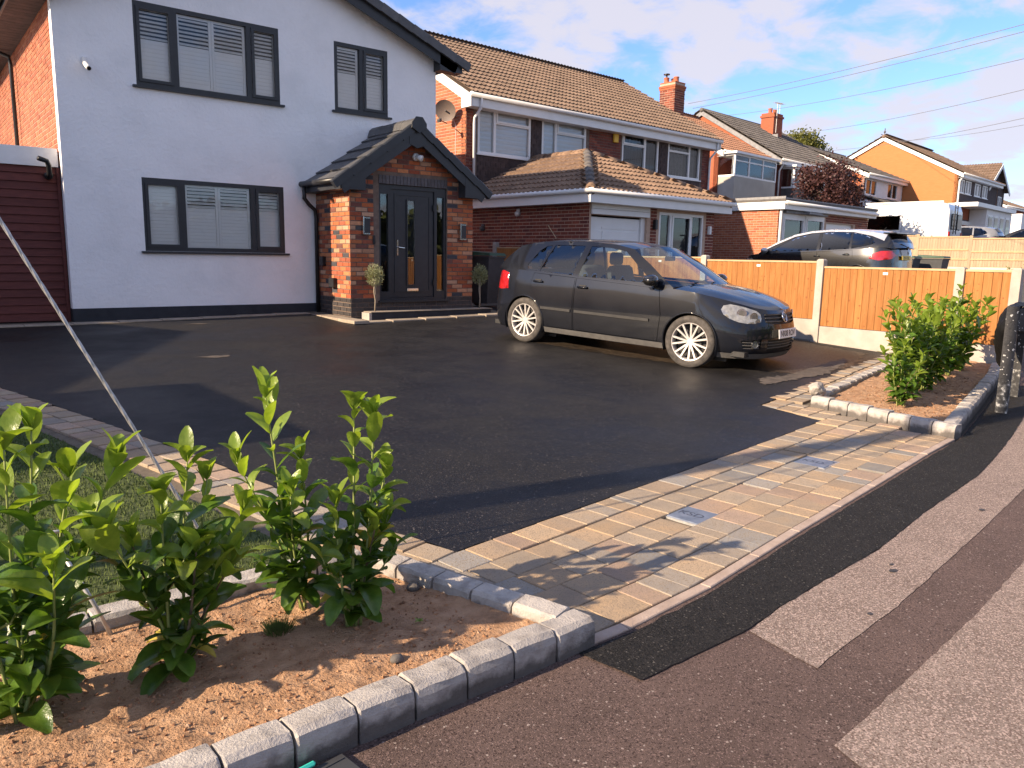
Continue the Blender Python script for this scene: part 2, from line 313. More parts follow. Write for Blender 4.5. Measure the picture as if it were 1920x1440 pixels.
def tri(outer, holes=(), step=.1, pts=True):
    """triangulate a polygon with holes, with inner points every step; returns 2D verts and faces"""
    vs = []; es = []
    for pl in (outer, *holes):
        pl = resample(pl, step); o = len(vs); vs += pl; es += [(o+i, o+(i+1) % len(pl)) for i in range(len(pl))]
    if pts:
        x0 = min(p[0] for p in outer); x1 = max(p[0] for p in outer); y0 = min(p[1] for p in outer); y1 = max(p[1] for p in outer)
        b = list(vs); j = 0; y = y0+step*.5; cell = {}
        for q in b: cell.setdefault((int(q[0]//step), int(q[1]//step)), []).append(q)
        while y < y1:
            x = x0+step*(.5 if j % 2 else .25)
            while x < x1:
                if inside((x,y), outer) and not any(inside((x,y), h) for h in holes):
                    cx, cy = int(x//step), int(y//step)
                    if all((q[0]-x)**2+(q[1]-y)**2 > (step*.45)**2 for i in (-1,0,1) for k in (-1,0,1) for q in cell.get((cx+i,cy+k), ())): vs.append((x,y))
                x += step
            y += step*.87; j += 1
    r_ = delaunay_2d_cdt([Vector(p) for p in vs], es, [], 0, 1e-6)
    V = [tuple(p) for p in r_[0]]; F = []
    for f_ in r_[2]:
        cx = sum(V[i][0] for i in f_)/3; cy = sum(V[i][1] for i in f_)/3
        if inside((cx,cy), outer) and not any(inside((cx,cy), h) for h in holes): F.append(tuple(f_))
    used = sorted({i for f_ in F for i in f_}); ix = {a: b for b, a in enumerate(used)}
    return [V[i] for i in used], [tuple(ix[i] for i in f_) for f_ in F]
def wall(mb, poly, holes, d, fn, step=2.0):
    """flat wall: face with openings at depth 0, reveals of openings and outer returns to depth d; fn(a,b,depth)"""
    V, F = tri(poly, holes, step, pts=False); mb.add([fn(a,b,0) for a,b in V], F)
    for pl in (poly, *holes):
        n = len(pl); mb.add([fn(a,b,0) for a,b in pl]+[fn(a,b,d) for a,b in pl], [(i,(i+1)%n,n+(i+1)%n,n+i) for i in range(n)])
    return mb
def rect(a0, a1, b0, b1): return [(a0,b0),(a1,b0),(a1,b1),(a0,b1)]
def scatter(items, name, m, parent, budget, joined, smooth=False):
    """items: (mesh key, matrix in parent space); nearest to the camera become own parts, the rest one joined part"""
    if not items: return
    pw = parent.matrix_basis if parent and not parent.parent else (parent.parent.matrix_basis @ parent.matrix_basis if parent else Matrix())
    items = sorted(items, key=lambda it: ((pw @ it[1].translation)-CAM).length)
    for k, mt in items[:budget]:
        me = PIECE[k]
        link(name, me, parent, mt)
    if len(items) > budget:
        b = MB()
        for k, mt in items[budget:]:
            me = PIECE[k]; b.add([q.co for q in me.vertices], [tuple(p.vertices) for p in me.polygons], mt)
        o = obj(joined, b, m, parent, smooth); o['kind'] = 'stuff'
PIECE = {}
def piece(key, mb, m, smooth=False):
    if key not in PIECE:
        me = mb.mesh(key.split(':')[0]); me.materials.append(MATS[m])
        if smooth: me.shade_smooth()
        PIECE[key] = me
    return key
def text_mesh(txt, size, m, mt, parent, name='lettering', depth=.002, bold=0):
    cu = bpy.data.curves.new('t', 'FONT'); cu.body = txt; cu.size = size; cu.align_x = 'CENTER'; cu.align_y = 'CENTER'; cu.extrude = depth; cu.offset = bold
    o = bpy.data.objects.new('t', cu); COL.objects.link(o); dg = bpy.context.evaluated_depsgraph_get(); dg.update()
    me = bpy.data.meshes.new_from_object(o.evaluated_get(dg)); bpy.data.objects.remove(o); me.materials.clear(); me.materials.append(MATS[m]); me.name = name
    return link(name, me, parent, mt)
T = Matrix.Translation
def RX(a): return Matrix.Rotation(a, 4, 'X')
def RY(a): return Matrix.Rotation(a, 4, 'Y')
def RZ(a): return Matrix.Rotation(a, 4, 'Z')

# ---------------------------------------------------------------- the lie of the land
def hx(x):
    if x < 6: return 0.
    if x < 11: return .012*(x-6)
    return .06+.026*(min(x,120)-11)
def gz(x, y):
    d = min(max(y-2.7, 0), 11.3)
    return hx(x)+.3*min(max(x-33.2,0),1)+.034*d+.0012*min(max(x-2,0),9)*d
def sheet(name, poly, dz, m, step=.5, parent=None, holes=(), rag=0, seed=0):
    if rag:
        p2 = resample(poly, .04); poly = [(x+rag*noise.noise(Vector((x*13+seed,y*13,1)))+rag*.6*noise.noise(Vector((x*45+seed,y*45,5))), y+rag*noise.noise(Vector((x*13+seed,y*13,7)))+rag*.6*noise.noise(Vector((x*45,y*45+seed,9)))) for x,y in p2]
    V, F = tri(poly, holes, step); o = obj(name, MB().add([(x,y,gz(x,y)+dz) for x,y in V], F), m, parent)
    me = o.data; up = sum(1 if p.normal.z > 0 else -1 for p in me.polygons)
    bm = bmesh.new(); bm.from_mesh(me)
    for f_ in bm.faces:
        if f_.normal.z < 0: f_.normal_flip()
    bm.to_mesh(me); bm.free(); return o
# ---------------------------------------------------------------- ground, pavement, driveway
xs = [-500,-200,-80,-40,-20,-10,-5,-2]+[i*1.0 for i in range(0,31)]+[33,37,42,50,60,80,120,200,500]
ys = [-500,-200,-80,-40,-20,-10,-4]+[i*1.0 for i in range(-2,21)]+[24,30,40,60,100,200,500]
struct(obj('ground', MB().grid([[(x,y,gz(x,y)-.03) for x in xs] for y in ys]), 'verge'))
FRONT = [(1.86,1.90),(2.12,1.90),(2.69,1.95),(3.66,2.11),(4.84,2.29),(6.0,2.47),(6.72,2.565)]
BEDF = [(6.72,2.565),(8.4,2.99),(10.0,3.42),(10.95,3.70)]
struct(sheet('pavement', [(-8,-3),(26,-3),(26,8.2),(20,6.4),(14,4.6),(10.95,3.66),(10,3.38),(8.4,2.96),(6.72,2.54)]+FRONT[-2::-1]+[(1.86,1.93),(-8,1.93)], 0, 'tarmac_red', .6))
BLK = [(1.88,1.62),(2.16,1.62),(2.49,1.62),(2.77,1.66),(3.14,1.69),(3.80,1.74),(4.62,1.87),(5.67,2.00),(6.30,2.12),(7.10,2.29),(7.98,2.50),(10.0,3.05)]
struct(sheet('tarmac_strip', [(1.835,1.885)]+BLK+[(10.0,3.39),(8.4,2.95),(6.74,2.535),(6.0,2.445),(4.84,2.265),(3.66,2.085),(2.69,1.925),(2.12,1.875)], .006, 'tarmac_fresh', .3, rag=.007))
struct(sheet('worn_tarmac_patch', [(2.49,1.61),(2.45,1.30),(2.59,1.32),(3.20,1.37),(4.44,1.53),(5.63,1.70),(8,2.2),(10,2.75),(10,3.0)]+BLK[-2:2:-1], .003, 'tarmac_worn', .4, rag=.006, seed=3))
struct(sheet('worn_tarmac_lane', [(2.08,1.03),(2.47,1.06),(2.88,1.09),(3.42,1.14),(4.20,1.23),(6,1.5),(10,2.4),(25,6.5),(25,-2.9),(1.7,-2.9),(1.95,.6)], .003, 'tarmac_worn', .5, rag=.008, seed=9))
DF = [(2.01,2.94),(2.59,3.02),(3.20,3.10),(4.16,3.23),(5.27,3.38),(6.33,3.53)]
DL = [(2.01,2.94),(1.94,3.19),(1.83,3.48),(1.58,4.62),(1.51,5.00),(1.22,6.12),(0.92,7.24),(0.64,8.20),(0.0,10.1)]
struct(sheet('driveway', DF+[(6.40,4.20),(9.94,4.90),(10.93,5.10),(10.93,12.4),(8.7,12.4),(8.7,12.7),(-2,12.55),(-2,12)]+DL[::-1], .004, 'tarmac_drive', .6, rag=.006))
# damp brown stain and dust marks lie on the tarmac beside the car
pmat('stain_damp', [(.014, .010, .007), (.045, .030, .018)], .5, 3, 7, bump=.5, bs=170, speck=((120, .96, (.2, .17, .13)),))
pmat('dust_mark', [(.06, .05, .042), (.13, .105, .085)], .8, 12, 6, bump=.4, bs=160, speck=((150, .9, (.03, .027, .025)),))
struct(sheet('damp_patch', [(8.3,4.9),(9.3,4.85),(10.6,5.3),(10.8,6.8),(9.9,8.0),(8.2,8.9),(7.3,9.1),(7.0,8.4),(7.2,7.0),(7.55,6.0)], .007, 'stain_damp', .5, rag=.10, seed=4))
struct(sheet('dust_patch', [(7.25,4.75),(8.6,4.75),(9.6,5.05),(9.9,5.25),(9.2,5.15),(8.2,4.98),(7.5,4.95)], .010, 'dust_mark', .3, rag=.07, seed=5))
struct(sheet('dust_patch', [(2.62,9.1),(2.78,8.95),(2.95,9.0),(2.98,9.08),(2.8,9.12)], .009, 'dust_mark', .3, rag=.03, seed=6))
struct(sheet('dust_patch', [(3.3,12.1),(3.6,12.0),(3.7,12.06),(3.5,12.15)], .009, 'dust_mark', .3, rag=.03, seed=8))

# gum spots, oil drips and spilt soil on the footway
pmat('tar_spot', [(.03, .028, .03), (.06, .055, .055)], .7, 30)
for i, (x,y,r_) in enumerate(((3.02,1.40,.012),(3.55,1.56,.018),(3.62,1.60,.010),(3.66,.93,.014),(4.9,1.68,.018),(4.6,.9,.016))):
    struct(sheet('tar_spot', [(x+r_*1.5*math.cos(a*.785)*(1+.3*math.sin(a*3+i)),y+r_*.8*math.sin(a*.785)) for a in range(8)], .0075, 'tar_spot', .1, rag=.004, seed=i))
#pmat('soil_dust', [(.16, .085, .05), (.30, .165, .095)], .95, 25, 8, bump=.8, bs=120, speck=((150, .75, (.09, .06, .05)),))
# ---------------------------------------------------------------- block paving
def lerp_line(pl, x):
    for a, b in zip(pl, pl[1:]):
        if x <= b[0] or b is pl[-1]: return a[1]+(b[1]-a[1])*(x-a[0])/(b[0]-a[0])
crossing = struct(sheet('paved_crossing', [(1.90,1.93),(2.12,1.93),(2.69,1.98),(3.66,2.14),(4.84,2.32),(6.0,2.50),(6.74,2.60),(6.79,3.90),(8.93,4.33),(10.9,4.75),(10.9,5.12),(9.94,4.91),(6.39,4.21),(6.32,3.54)]+DF[-2:0:-1]+[(2.02,2.95)]+DL[1:]+[(-.4,10),(.25,8.1),(.52,7.2),(.80,6.1),(1.05,5.0),(1.15,4.55),(1.38,3.5),(1.60,3.0),(1.72,2.55)], -.012, 'joint_sand', .5))
for L in (.135,.19,.235):
    piece('paver:%g'%L, MB().cbox(-L/2+.003,L/2-.003,-.0975,.0975,-.05,0,.0035), 'paver'); piece('paver:n%g'%L, MB().cbox(-L/2+.003,L/2-.003,-.081,.081,-.05,0,.0035), 'paver')
pv = []
COVERS = [(3.43,2.63),(5.08,2.85)]
def lay(P0, P1, skip=True, off=0.0, first='n'):
    """pavers along the straight run P0-P1"""
    d = Vector((P1[0]-P0[0],P1[1]-P0[1])); L = d.length; d.normalize(); a = math.atan2(d.y,d.x); s = off
    while s < L-.05:
        l = random.choice((.135,.19,.19,.235,.235)); 
        if s+l > L+.04: l = .135
        c_ = Vector(P0)+d*(s+l/2); s += l
        if skip and any(abs((c_.x-x)*math.cos(a)+(c_.y-y)*math.sin(a)) < .135+l*.32 and abs(-(c_.x-x)*math.sin(a)+(c_.y-y)*math.cos(a)) < .15 for x,y in COVERS): continue
        z = gz(c_.x,c_.y)+.006+random.uniform(-.0018,.0018)
        pv.append(('paver:%s%g'%(first,l), T((c_.x,c_.y,z)) @ RZ(a+random.uniform(-.006,.006)) @ RX(random.uniform(-.006,.006)) @ RY(.02*0+random.uniform(-.006,.006))))
for k in range(5):
    def ln(x): 
        e = lerp_line(FRONT, x)+.06; dd = lerp_line(DF, x); return e+(dd-e)*(k+.5)/5
    x0 = 1.965-.28*(ln(1.9)-1.9); pts_ = [x0,2.6,3.3,4.2,5.2,6.0,6.70]; carry = random.uniform(0,.0)
    # run as one bent course
    P = [(x,ln(x)) for x in pts_]; s_off = 0
    for a, b in zip(P,P[1:]): lay(a,b,True,0.,'')
for k in range(4): lay((6.40,3.62+k*.162),(6.74,3.66+k*.162),False)
BB = [(6.84,4.02),(8.93,4.46),(10.88,4.87)]
for off in (.08,.245):
    for a, b in zip(BB,BB[1:]): lay((a[0]-.2*off,a[1]+off),(b[0]-.2*off,b[1]+off-.02),False)
lay((6.43,4.11),(6.85,4.19),False)
for k in range(2):   # double course along the left edge of the drive
    o_ = .085+.168*k; pl = DL[0:]
    for a, b in zip(pl,pl[1:]):
        d = Vector((b[0]-a[0],b[1]-a[1])).normalized(); n_ = Vector((-d.y,d.x))
        lay((a[0]+n_.x*o_,a[1]+n_.y*o_),(b[0]+n_.x*o_,b[1]+n_.y*o_),False)
scatter(pv, 'paver', 'paver', crossing, 300, 'small_pavers')
ek = []
for L in (.6,.3): piece('edging_stone:%g'%L, MB().cbox(-L/2+.002,L/2-.002,-.027,.027,-.08,0,.004), 'concrete_edging')
for a, b in zip(FRONT,FRONT[1:]):
    d = Vector((b[0]-a[0],b[1]-a[1])); L = d.length; an = math.atan2(d.y,d.x); n_ = max(1,round(L/.6)); 
    for i in range(n_):
        c_ = Vector(a)+d*((i+.5)/n_); ek.append(('edging_stone:%g'%(.6 if L/n_ > .45 else .3), T((c_.x,c_.y+.028,gz(c_.x,c_.y)+.009)) @ RZ(an) @ Matrix.Diagonal((L/n_/(.6 if L/n_ > .45 else .3),1,1,1))))
scatter(ek, 'edging_stone', 'concrete_edging', crossing, 100, 'x')
# pale stone strip along the house and porch
strip = struct(sheet('stone_border', [(-2,12.55),(5.60,12.68),(5.60,11.4),(5.95,11.15),(8.72,11.05),(8.9,11.9),(8.7,13),(-2,13.1)], .006, 'joint_sand', .5))
st = []; piece('stone:a', MB().cbox(-.3,.3,-.13,.13,-.05,0,.006), 'stone_strip')
for i in range(12): x = -1.4+i*.61; st.append(('stone:a', T((x,12.72+.02*i*.6,gz(x,12.7)+.02))))
for i in range(3): st.append(('stone:a', T((5.72,12.25-i*.61+.3,gz(5.7,12)+.03)) @ RZ(math.pi/2)))
for i in range(5): x = 6.02+i*.61; st.append(('stone:a', T((x,11.26-.03*i,gz(x,11.2)+.024))))
scatter(st, 'stone', 'stone_strip', strip, 60, 'x')

# ---------------------------------------------------------------- access covers in the paving
def cover(x, y, label):
    t = thing('access_cover', label, 'access cover', (x,y,gz(x,y)), R(7), 'square covers set in the paving')
    obj('tray', MB().box(-.135,.135,-.125,-.118,-.05,.002).box(-.135,.135,.118,.125,-.05,.002).box(-.135,-.128,-.118,.118,-.05,.002).box(.128,.135,-.118,.118,-.05,.002), 'galv', t)
    obj('lid', MB().cbox(-.122,.122,-.112,.112,-.05,.004,.003), 'steel_cover', t)
    text_mesh('KSD', .085, 'mark_dark', T((-.005,.012,.0045)) @ RZ(R(-90)), t, depth=.0006)
    obj('keyhole', MB().box(.06,.085,-.108,-.098,.003,.0052), 'mark_dark', t)
cover(*COVERS[0], 'blue-grey steel square cover with letters, nearer to the leafy shadow')
cover(*COVERS[1], 'pale steel square cover in the paving nearer the right planting bed')
sc_ = thing('stopcock_box', 'small dark stopcock box with a teal tab at the foot of the kerb', 'utility box', (.845,1.80,0), R(8))
obj('lid', MB().cbox(-.085,.05,-.10,.06,-.04,.016,.006).box(-.07,.035,-.085,-.08,.015,.019).box(-.07,.035,.03,.035,.015,.019), 'bin_grey', sc_)
obj('tab', MB().rbox(-.10,-.04,.05,.066,.02,.036,.006,), 'teal_plastic', sc_)

# ---------------------------------------------------------------- planting beds
for i in range(3):
    b = MB(); L = .191; rr = random.Random(i)
    sec = [(-.062,-.08),(.062,-.08),(.062,.095),(.050,.110),(-.034,.114),(-.056,.100),(-.062,.076)]   # (y,z) across the block, front at -y
    n_ = len(sec); V = []
    for j, x in enumerate((-L/2,-L/2+.006,-L/6,L/6,L/2-.006,L/2)):
        q = .972 if j in (0,5) else 1
        V += [(x, y*q+rr.uniform(-.003,.003), (z*q if z > 0 else z)+rr.uniform(-.003,.003)) for y, z in sec]
    b.add(V, [(j*n_+k, j*n_+(k+1)%n_, (j+1)*n_+(k+1)%n_, (j+1)*n_+k) for j in range(5) for k in range(n_)]+[tuple(range(n_))[::-1], tuple(range(5*n_,6*n_))])
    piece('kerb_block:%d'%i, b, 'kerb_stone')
def kerbs(runs, parent):
    its = []
    for (a, b, off) in runs:
        d = Vector((b[0]-a[0],b[1]-a[1])); L = d.length; an = math.atan2(d.y,d.x); n_ = max(1,round(L/.2)); d.normalize()
        for i in range(n_):
            c_ = Vector(a)+d*(L*(i+.5)/n_); nn = Vector((-d.y,d.x))*off; x, y = c_.x+nn.x, c_.y+nn.y
            its.append(('kerb_block:%d'%random.randrange(3), T((x,y,gz(x,y)+random.uniform(-.004,.004))) @ RZ(an+random.uniform(-.02,.02)) @ RX(random.uniform(-.02,.02)) @ Matrix.Diagonal((L/n_/.2,1,1,1))))
    scatter(its, 'kerb_block', 'kerb_stone', parent, 200, 'x')
kl = thing('kerb_edging', 'grey kerb blocks edging the left planting bed in the foreground', 'kerb', (0,0,0))
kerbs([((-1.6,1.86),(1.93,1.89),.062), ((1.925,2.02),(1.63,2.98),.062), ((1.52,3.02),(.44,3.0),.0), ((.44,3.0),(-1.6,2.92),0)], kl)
kr = thing('kerb_edging', 'pale kerb blocks round the right planting bed by the fence', 'kerb', (0,0,0))
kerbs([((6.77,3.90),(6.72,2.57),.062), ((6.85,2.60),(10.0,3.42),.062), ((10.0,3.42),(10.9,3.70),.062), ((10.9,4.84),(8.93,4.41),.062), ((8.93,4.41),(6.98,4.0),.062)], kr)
def soil(name, poly, h, seed):
    V, F = tri(poly, (), .034); b = MB()
    def zz(x, y):
        n1 = noise.noise(Vector((x*3,y*3,seed))); n2 = noise.noise(Vector((x*14,y*14,seed+3))); n3 = noise.noise(Vector((x*42,y*42,seed+7)))
        return gz(x,y)+h+.018*n1+.011*n2+.006*abs(n3)*(1+n1)
    b.add([(x,y,zz(x,y)) for x,y in V], F); o = struct(obj(name, b, 'soil', smooth=False))
    bm = bmesh.new(); bm.from_mesh(o.data)
    for f_ in bm.faces:
        if f_.normal.z < 0: f_.normal_flip()
    bm.to_mesh(o.data); bm.free(); return zz
ZL = soil('planting_bed', [(-1.6,1.97),(1.82,2.00),(1.54,2.94),(.4,2.96),(-1.6,2.88)], .062, 1)
ZR = soil('planting_bed', [(6.86,2.66),(10.0,3.50),(10.85,3.76),(10.85,4.74),(8.93,4.33),(6.90,3.90)], .066, 5)
def crumbs(name, n, x0, x1, y0, y1, zf, s0, s1, label):
    b = MB(); rr = random.Random(n)
    for i in range(n):
        x, y = rr.uniform(x0,x1), rr.uniform(y0,y1); s = s0+(s1-s0)*rr.random()**4
        m_ = T((x,y,zf(x,y)+s*.25)) @ Matrix.Rotation(rr.uniform(0,6), 4, Vector((rr.random(),rr.random(),rr.random()+.1)))
        b.add([(s*rr.uniform(.7,1.2),0,0),(-s*rr.uniform(.7,1.2),0,0),(0,s,0),(0,-s,0),(0,0,s*.7),(0,0,-s*.7)], [(0,2,4),(2,1,4),(1,3,4),(3,0,4),(2,0,5),(1,2,5),(3,1,5),(0,3,5)], m_)
    o = obj(name, b, 'pebble', stuff=True); o['label'] = label; o['category'] = 'soil crumbs'
crumbs('soil_crumbs', 5200, -.4, 1.62, 2.03, 2.92, ZL, .0015, .0095, 'crumbs of soil and small stones scattered over the left bed')
crumbs('soil_crumbs', 1500, 6.95, 9.5, 2.85, 3.95, lambda x,y: ZR(x,y) if y > 2.62+.27*(x-6.7) else gz(x,y)-.1, .004, .015, 'crumbs of soil and small stones scattered over the right bed')
for (x, y, s, lab) in ((1.22,2.13,.021,'dark round pebble lying on the soil near the front kerb blocks'),(1.66,2.55,.020,'pale stone chip on the soil by the side kerb'),(1.58,2.62,.026,'pale mortar lump beside the side kerb of the left bed')):
    b = MB(); bm = bmesh.new(); bmesh.ops.create_icosphere(bm, subdivisions=2, radius=s)
    for q in bm.verts: q.co = Vector((q.co.x*1.2,q.co.y,q.co.z*.75))*(1+.25*noise.noise(q.co*70))
    bm.verts.index_update(); b.add([q.co for q in bm.verts], [[q.index for q in f_.verts] for f_ in bm.faces]); bm.free()
    tag(obj('stone', b, 'tile_slate' if lab[0] == 'd' else 'kerb_stone', None, True, T((x,y,ZL(x,y)+s*.4))), lab, 'stone')
# pale rubble on the corner of the right bed's kerb
b = MB(); bm = bmesh.new(); bmesh.ops.create_icosphere(bm, subdivisions=3, radius=.085)
for q in bm.verts: q.co = Vector((q.co.x*1.1,q.co.y*.8,q.co.z*.85))*(1+.35*noise.noise(q.co*16)+.1*noise.noise(q.co*60))
bm.verts.index_update(); b.add([q.co for q in bm.verts], [[q.index for q in f_.verts] for f_ in bm.faces]); bm.free()
tag(obj('stone_lump', b, 'concrete', None, False, T((6.95,3.94,gz(7,4)+.145))), 'pale lump of broken stone on the corner of the right kerb', 'stone')

# ---------------------------------------------------------------- artificial lawn
LAWN = [(-1.6,2.98),(.44,3.05),(1.46,3.06),(1.38,3.4),(1.12,4.55),(1.02,5.0),(.75,6.15),(.48,7.2),(.2,8.1),(-1.6,9.0)]
lawn = sheet('lawn', LAWN, .01, 'turf_base', .5); struct(lawn)
b = MB(); rr = random.Random(3); n_ = 0
while n_ < 62000:
    y = 3.0+5.8*rr.random()**1.25; x = rr.uniform(-1.6,1.5)
    if not inside((x,y), LAWN): continue
    a = rr.uniform(0,6.28); h = rr.uniform(.012,.026); wd = .0022+.0006*(y-3); dx, dy = rr.uniform(-.012,.012), rr.uniform(-.012,.012); z = gz(x,y)+.01
    o = len(b.v); b.v += [(x-wd*math.cos(a),y-wd*math.sin(a),z),(x+wd*math.cos(a),y+wd*math.sin(a),z),(x+dx,y+dy,z+h)]; b.f.append((o,o+1,o+2)); n_ += 1
g = obj('grass', b, 'grass', stuff=True); g['label'] = 'short green turf pile of the lawn beside the drive'; g['category'] = 'grass'

# ---------------------------------------------------------------- laurel shrubs
def leaf_mesh(L, W, cup, droop, seed):
    rr = random.Random(seed); b = MB(); n = 7; V = []
    for i in range(n+1):
        t = i/n; w_ = W*(max(0,math.sin(math.pi*(.04+.93*t**1.12))))**.62 if 0 < i else W*.05
        x = L*t*(1-.06*t); z = L*(.10*math.sin(t*2.6)-droop*t*t)
        wav = .03*W*math.sin(t*14+seed)
        for s_ in (-1,-.5,0,.5,1): V.append((x, s_*w_, z+cup*abs(s_)*w_+wav*s_*s_*(1 if s_ > 0 else -1)))
    return b.add(V, [(i*5+k, (i+1)*5+k, (i+1)*5+k+1, i*5+k+1) for i in range(n) for k in range(4)])
for i in range(4):
    for m_ in ('leaf','leaf_young','leaf_yellow'): piece('leaf:%s%d'%(m_,i), leaf_mesh((.135,.12,.15,.128)[i],.0285+.003*(i%2),(.35,.6,.2,.5)[i],(.05,.18,-.06,.30)[i],i), m_, True)
def laurel(label, base, stems, zf, seed, scale=1.0, group='laurel shrubs planted in the beds', skirt=10):
    rr = random.Random(seed); bz = zf(base[0],base[1])-.02; t = thing('laurel_shrub', label, 'shrub', (base[0],base[1],bz), 0, group)
    its = []
    def leaf(p, d, up, s, young):
        d = d.normalized(); side = d.cross(up).normalized() if d.cross(up).length > .01 else Vector((1,0,0)); u = side.cross(d)
        m_ = Matrix(((d.x,side.x,u.x,p.x),(d.y,side.y,u.y,p.y),(d.z,side.z,u.z,p.z),(0,0,0,1)))
        kind = 'leaf_young' if young else ('leaf_yellow' if rr.random() < .012 else 'leaf')
        its.append(('leaf:%s%d'%(kind,rr.randrange(4)), m_ @ RX(rr.uniform(-.35,.35)) @ Matrix.Scale(s*scale*1.1,4)))
    for (tx, ty, tz) in stems:
        A = Vector((rr.uniform(-.03,.03),rr.uniform(-.03,.03),0)); B = Vector((tx-base[0],ty-base[1],tz-bz)); n = 10
        mid = (A+B)/2+Vector((rr.uniform(-.03,.03),rr.uniform(-.03,.03),.02))
        pts = [A.lerp(mid,k/n*2) if k <= n/2 else mid.lerp(B,k/n*2-1) for k in range(n+1)]
        pts = [pts[0]]+[(pts[k-1]+pts[k]*2+pts[k+1])/4 for k in range(1,n)]+[pts[-1]]
        obj('stem', MB().tube(pts, [.0065*(1-.6*k/n)*scale for k in range(n+1)], 6), 'stem_green' if tz > .5 else 'stem_brown', t, True)
        L = (B-A).length; cnt = int(L/.040/scale); ph = rr.uniform(0,6)
        for k in range(cnt):
            f_ = .10+.88*(k+.5)/cnt; i = min(n-1,int(f_*n)); p = pts[i].lerp(pts[i+1], f_*n-i); ax = (pts[i+1]-pts[i]).normalized()
            ph += 2.4+rr.uniform(-.4,.4); q = Vector((math.cos(ph),math.sin(ph),0)); q = (q-ax*q.dot(ax)).normalized()
            lift = rr.uniform(.35,1.0) if f_ < .8 else rr.uniform(.7,1.5)
            if f_ < .3: lift = rr.uniform(-.2,.6)
            leaf(p, q+ax*lift, ax, rr.uniform(.5,1.1)*(1.1 if f_ < .6 else 1.0-.4*max(0,f_-.8)), f_ > .74 or rr.random() < .08)
        if tz-bz > .42 and stems is not None:   # short side shoots
            for q_ in range(1):
                f_ = rr.uniform(.25,.62); i = int(f_*n); p = pts[i]; a = rr.uniform(0,6.28); e_ = p+Vector((math.cos(a)*rr.uniform(.07,.13),math.sin(a)*rr.uniform(.07,.13),rr.uniform(.08,.17)))
                m2 = p.lerp(e_,.5)+Vector((math.cos(a),math.sin(a),-.3))*.02; obj('side_shoot', MB().tube([p,m2,e_], [.004*scale,.0034*scale,.002*scale], 5), 'stem_green', t, True)
                for k in range(7):
                    g = (k+1)/7; pp = p.lerp(m2,g*2) if g < .5 else m2.lerp(e_,g*2-1); b2 = k*2.4+a; d2 = Vector((math.cos(b2),math.sin(b2),rr.uniform(.2,1.0))); leaf(pp, d2, Vector((0,0,1)), rr.uniform(.5,.95), g > .7 and f_ > .45)
        for k in range(4):
            ph += 1.6; leaf(pts[-1], Vector((math.cos(ph),math.sin(ph),rr.uniform(.9,2.2))), Vector((0,0,1)), rr.uniform(.55,.85), True)
    for k in range(skirt):
        a = rr.uniform(0,6.28); leaf(Vector((0,0,rr.uniform(.03,.16))), Vector((math.cos(a),math.sin(a),rr.uniform(-.15,.4))), Vector((0,0,1)), rr.uniform(.9,1.25), False)
    scatter(its, 'leaf', 'leaf', t, 300, 'inner_leaves', True)
    return t
laurel('large laurel shrub with broad bright leaves cut by the left edge of the picture', (.19,2.50), [(.26,2.50,.92),(.19,2.48,.88),(.36,2.62,.74),(.10,2.44,.80),(.27,2.36,.55),(.50,2.62,.78),(.42,2.7,.55)], ZL, 1, 1.08, skirt=16)
laurel('bushy low laurel shrub beside the tall pair, second from the left', (.63,2.52), [(.68,2.52,.76),(.58,2.46,.68),(.43,2.48,.58),(.66,2.40,.50),(.75,2.56,.68),(.52,2.62,.5),(.78,2.45,.42),(.9,2.66,.52)], ZL, 2, 1.0, skirt=16)
laurel('slender laurel with one tall left-leaning stem behind the right-hand laurel', (1.14,2.70), [(1.01,2.70,.91),(.93,2.80,.66),(1.17,2.78,.64),(1.06,2.62,.55)], ZL, 3, 1.0)
laurel('upright laurel shrub nearest the paved crossing in the left bed', (1.23,2.48), [(1.26,2.50,.87),(1.34,2.50,.84),(1.39,2.50,.62),(1.15,2.44,.55),(1.30,2.42,.45)], ZL, 4, 1.0)
RB = [('small front laurel at the near corner of the right bed', (7.32,3.30), 6, .66, 7.28, .85), ('full laurel second from the near corner in the right bed', (7.75,3.46), 9, 1.05, 7.70, 1.0), ('dense laurel in the middle of the right bed', (8.3,3.55), 9, .98, 8.3, 1.0), ('laurel behind the middle one in the right bed', (8.85,3.66), 9, .98, 8.9, 1.0), ('tall laurel at the far end of the right bed near the black posts', (9.5,3.78), 10, 1.12, 9.6, 1.05), ('last laurel in the right bed against the fence', (10.1,3.92), 8, 1.0, 10.2, 1.0)]
for i, (lab, bse, n_, h, tx, sc0) in enumerate(RB):
    rr = random.Random(50+i); stems = []
    for k in range(n_):
        a = 6.28*k/n_+rr.uniform(-.3,.3); r_ = rr.uniform(.08,.34); stems.append((tx+r_*math.cos(a), bse[1]+r_*math.sin(a), gz(*bse)+h*rr.uniform(.62,.92)))
    stems.append((tx,bse[1],h+.02)); laurel(lab, bse, stems, ZR, 20+i, sc0, skirt=12)
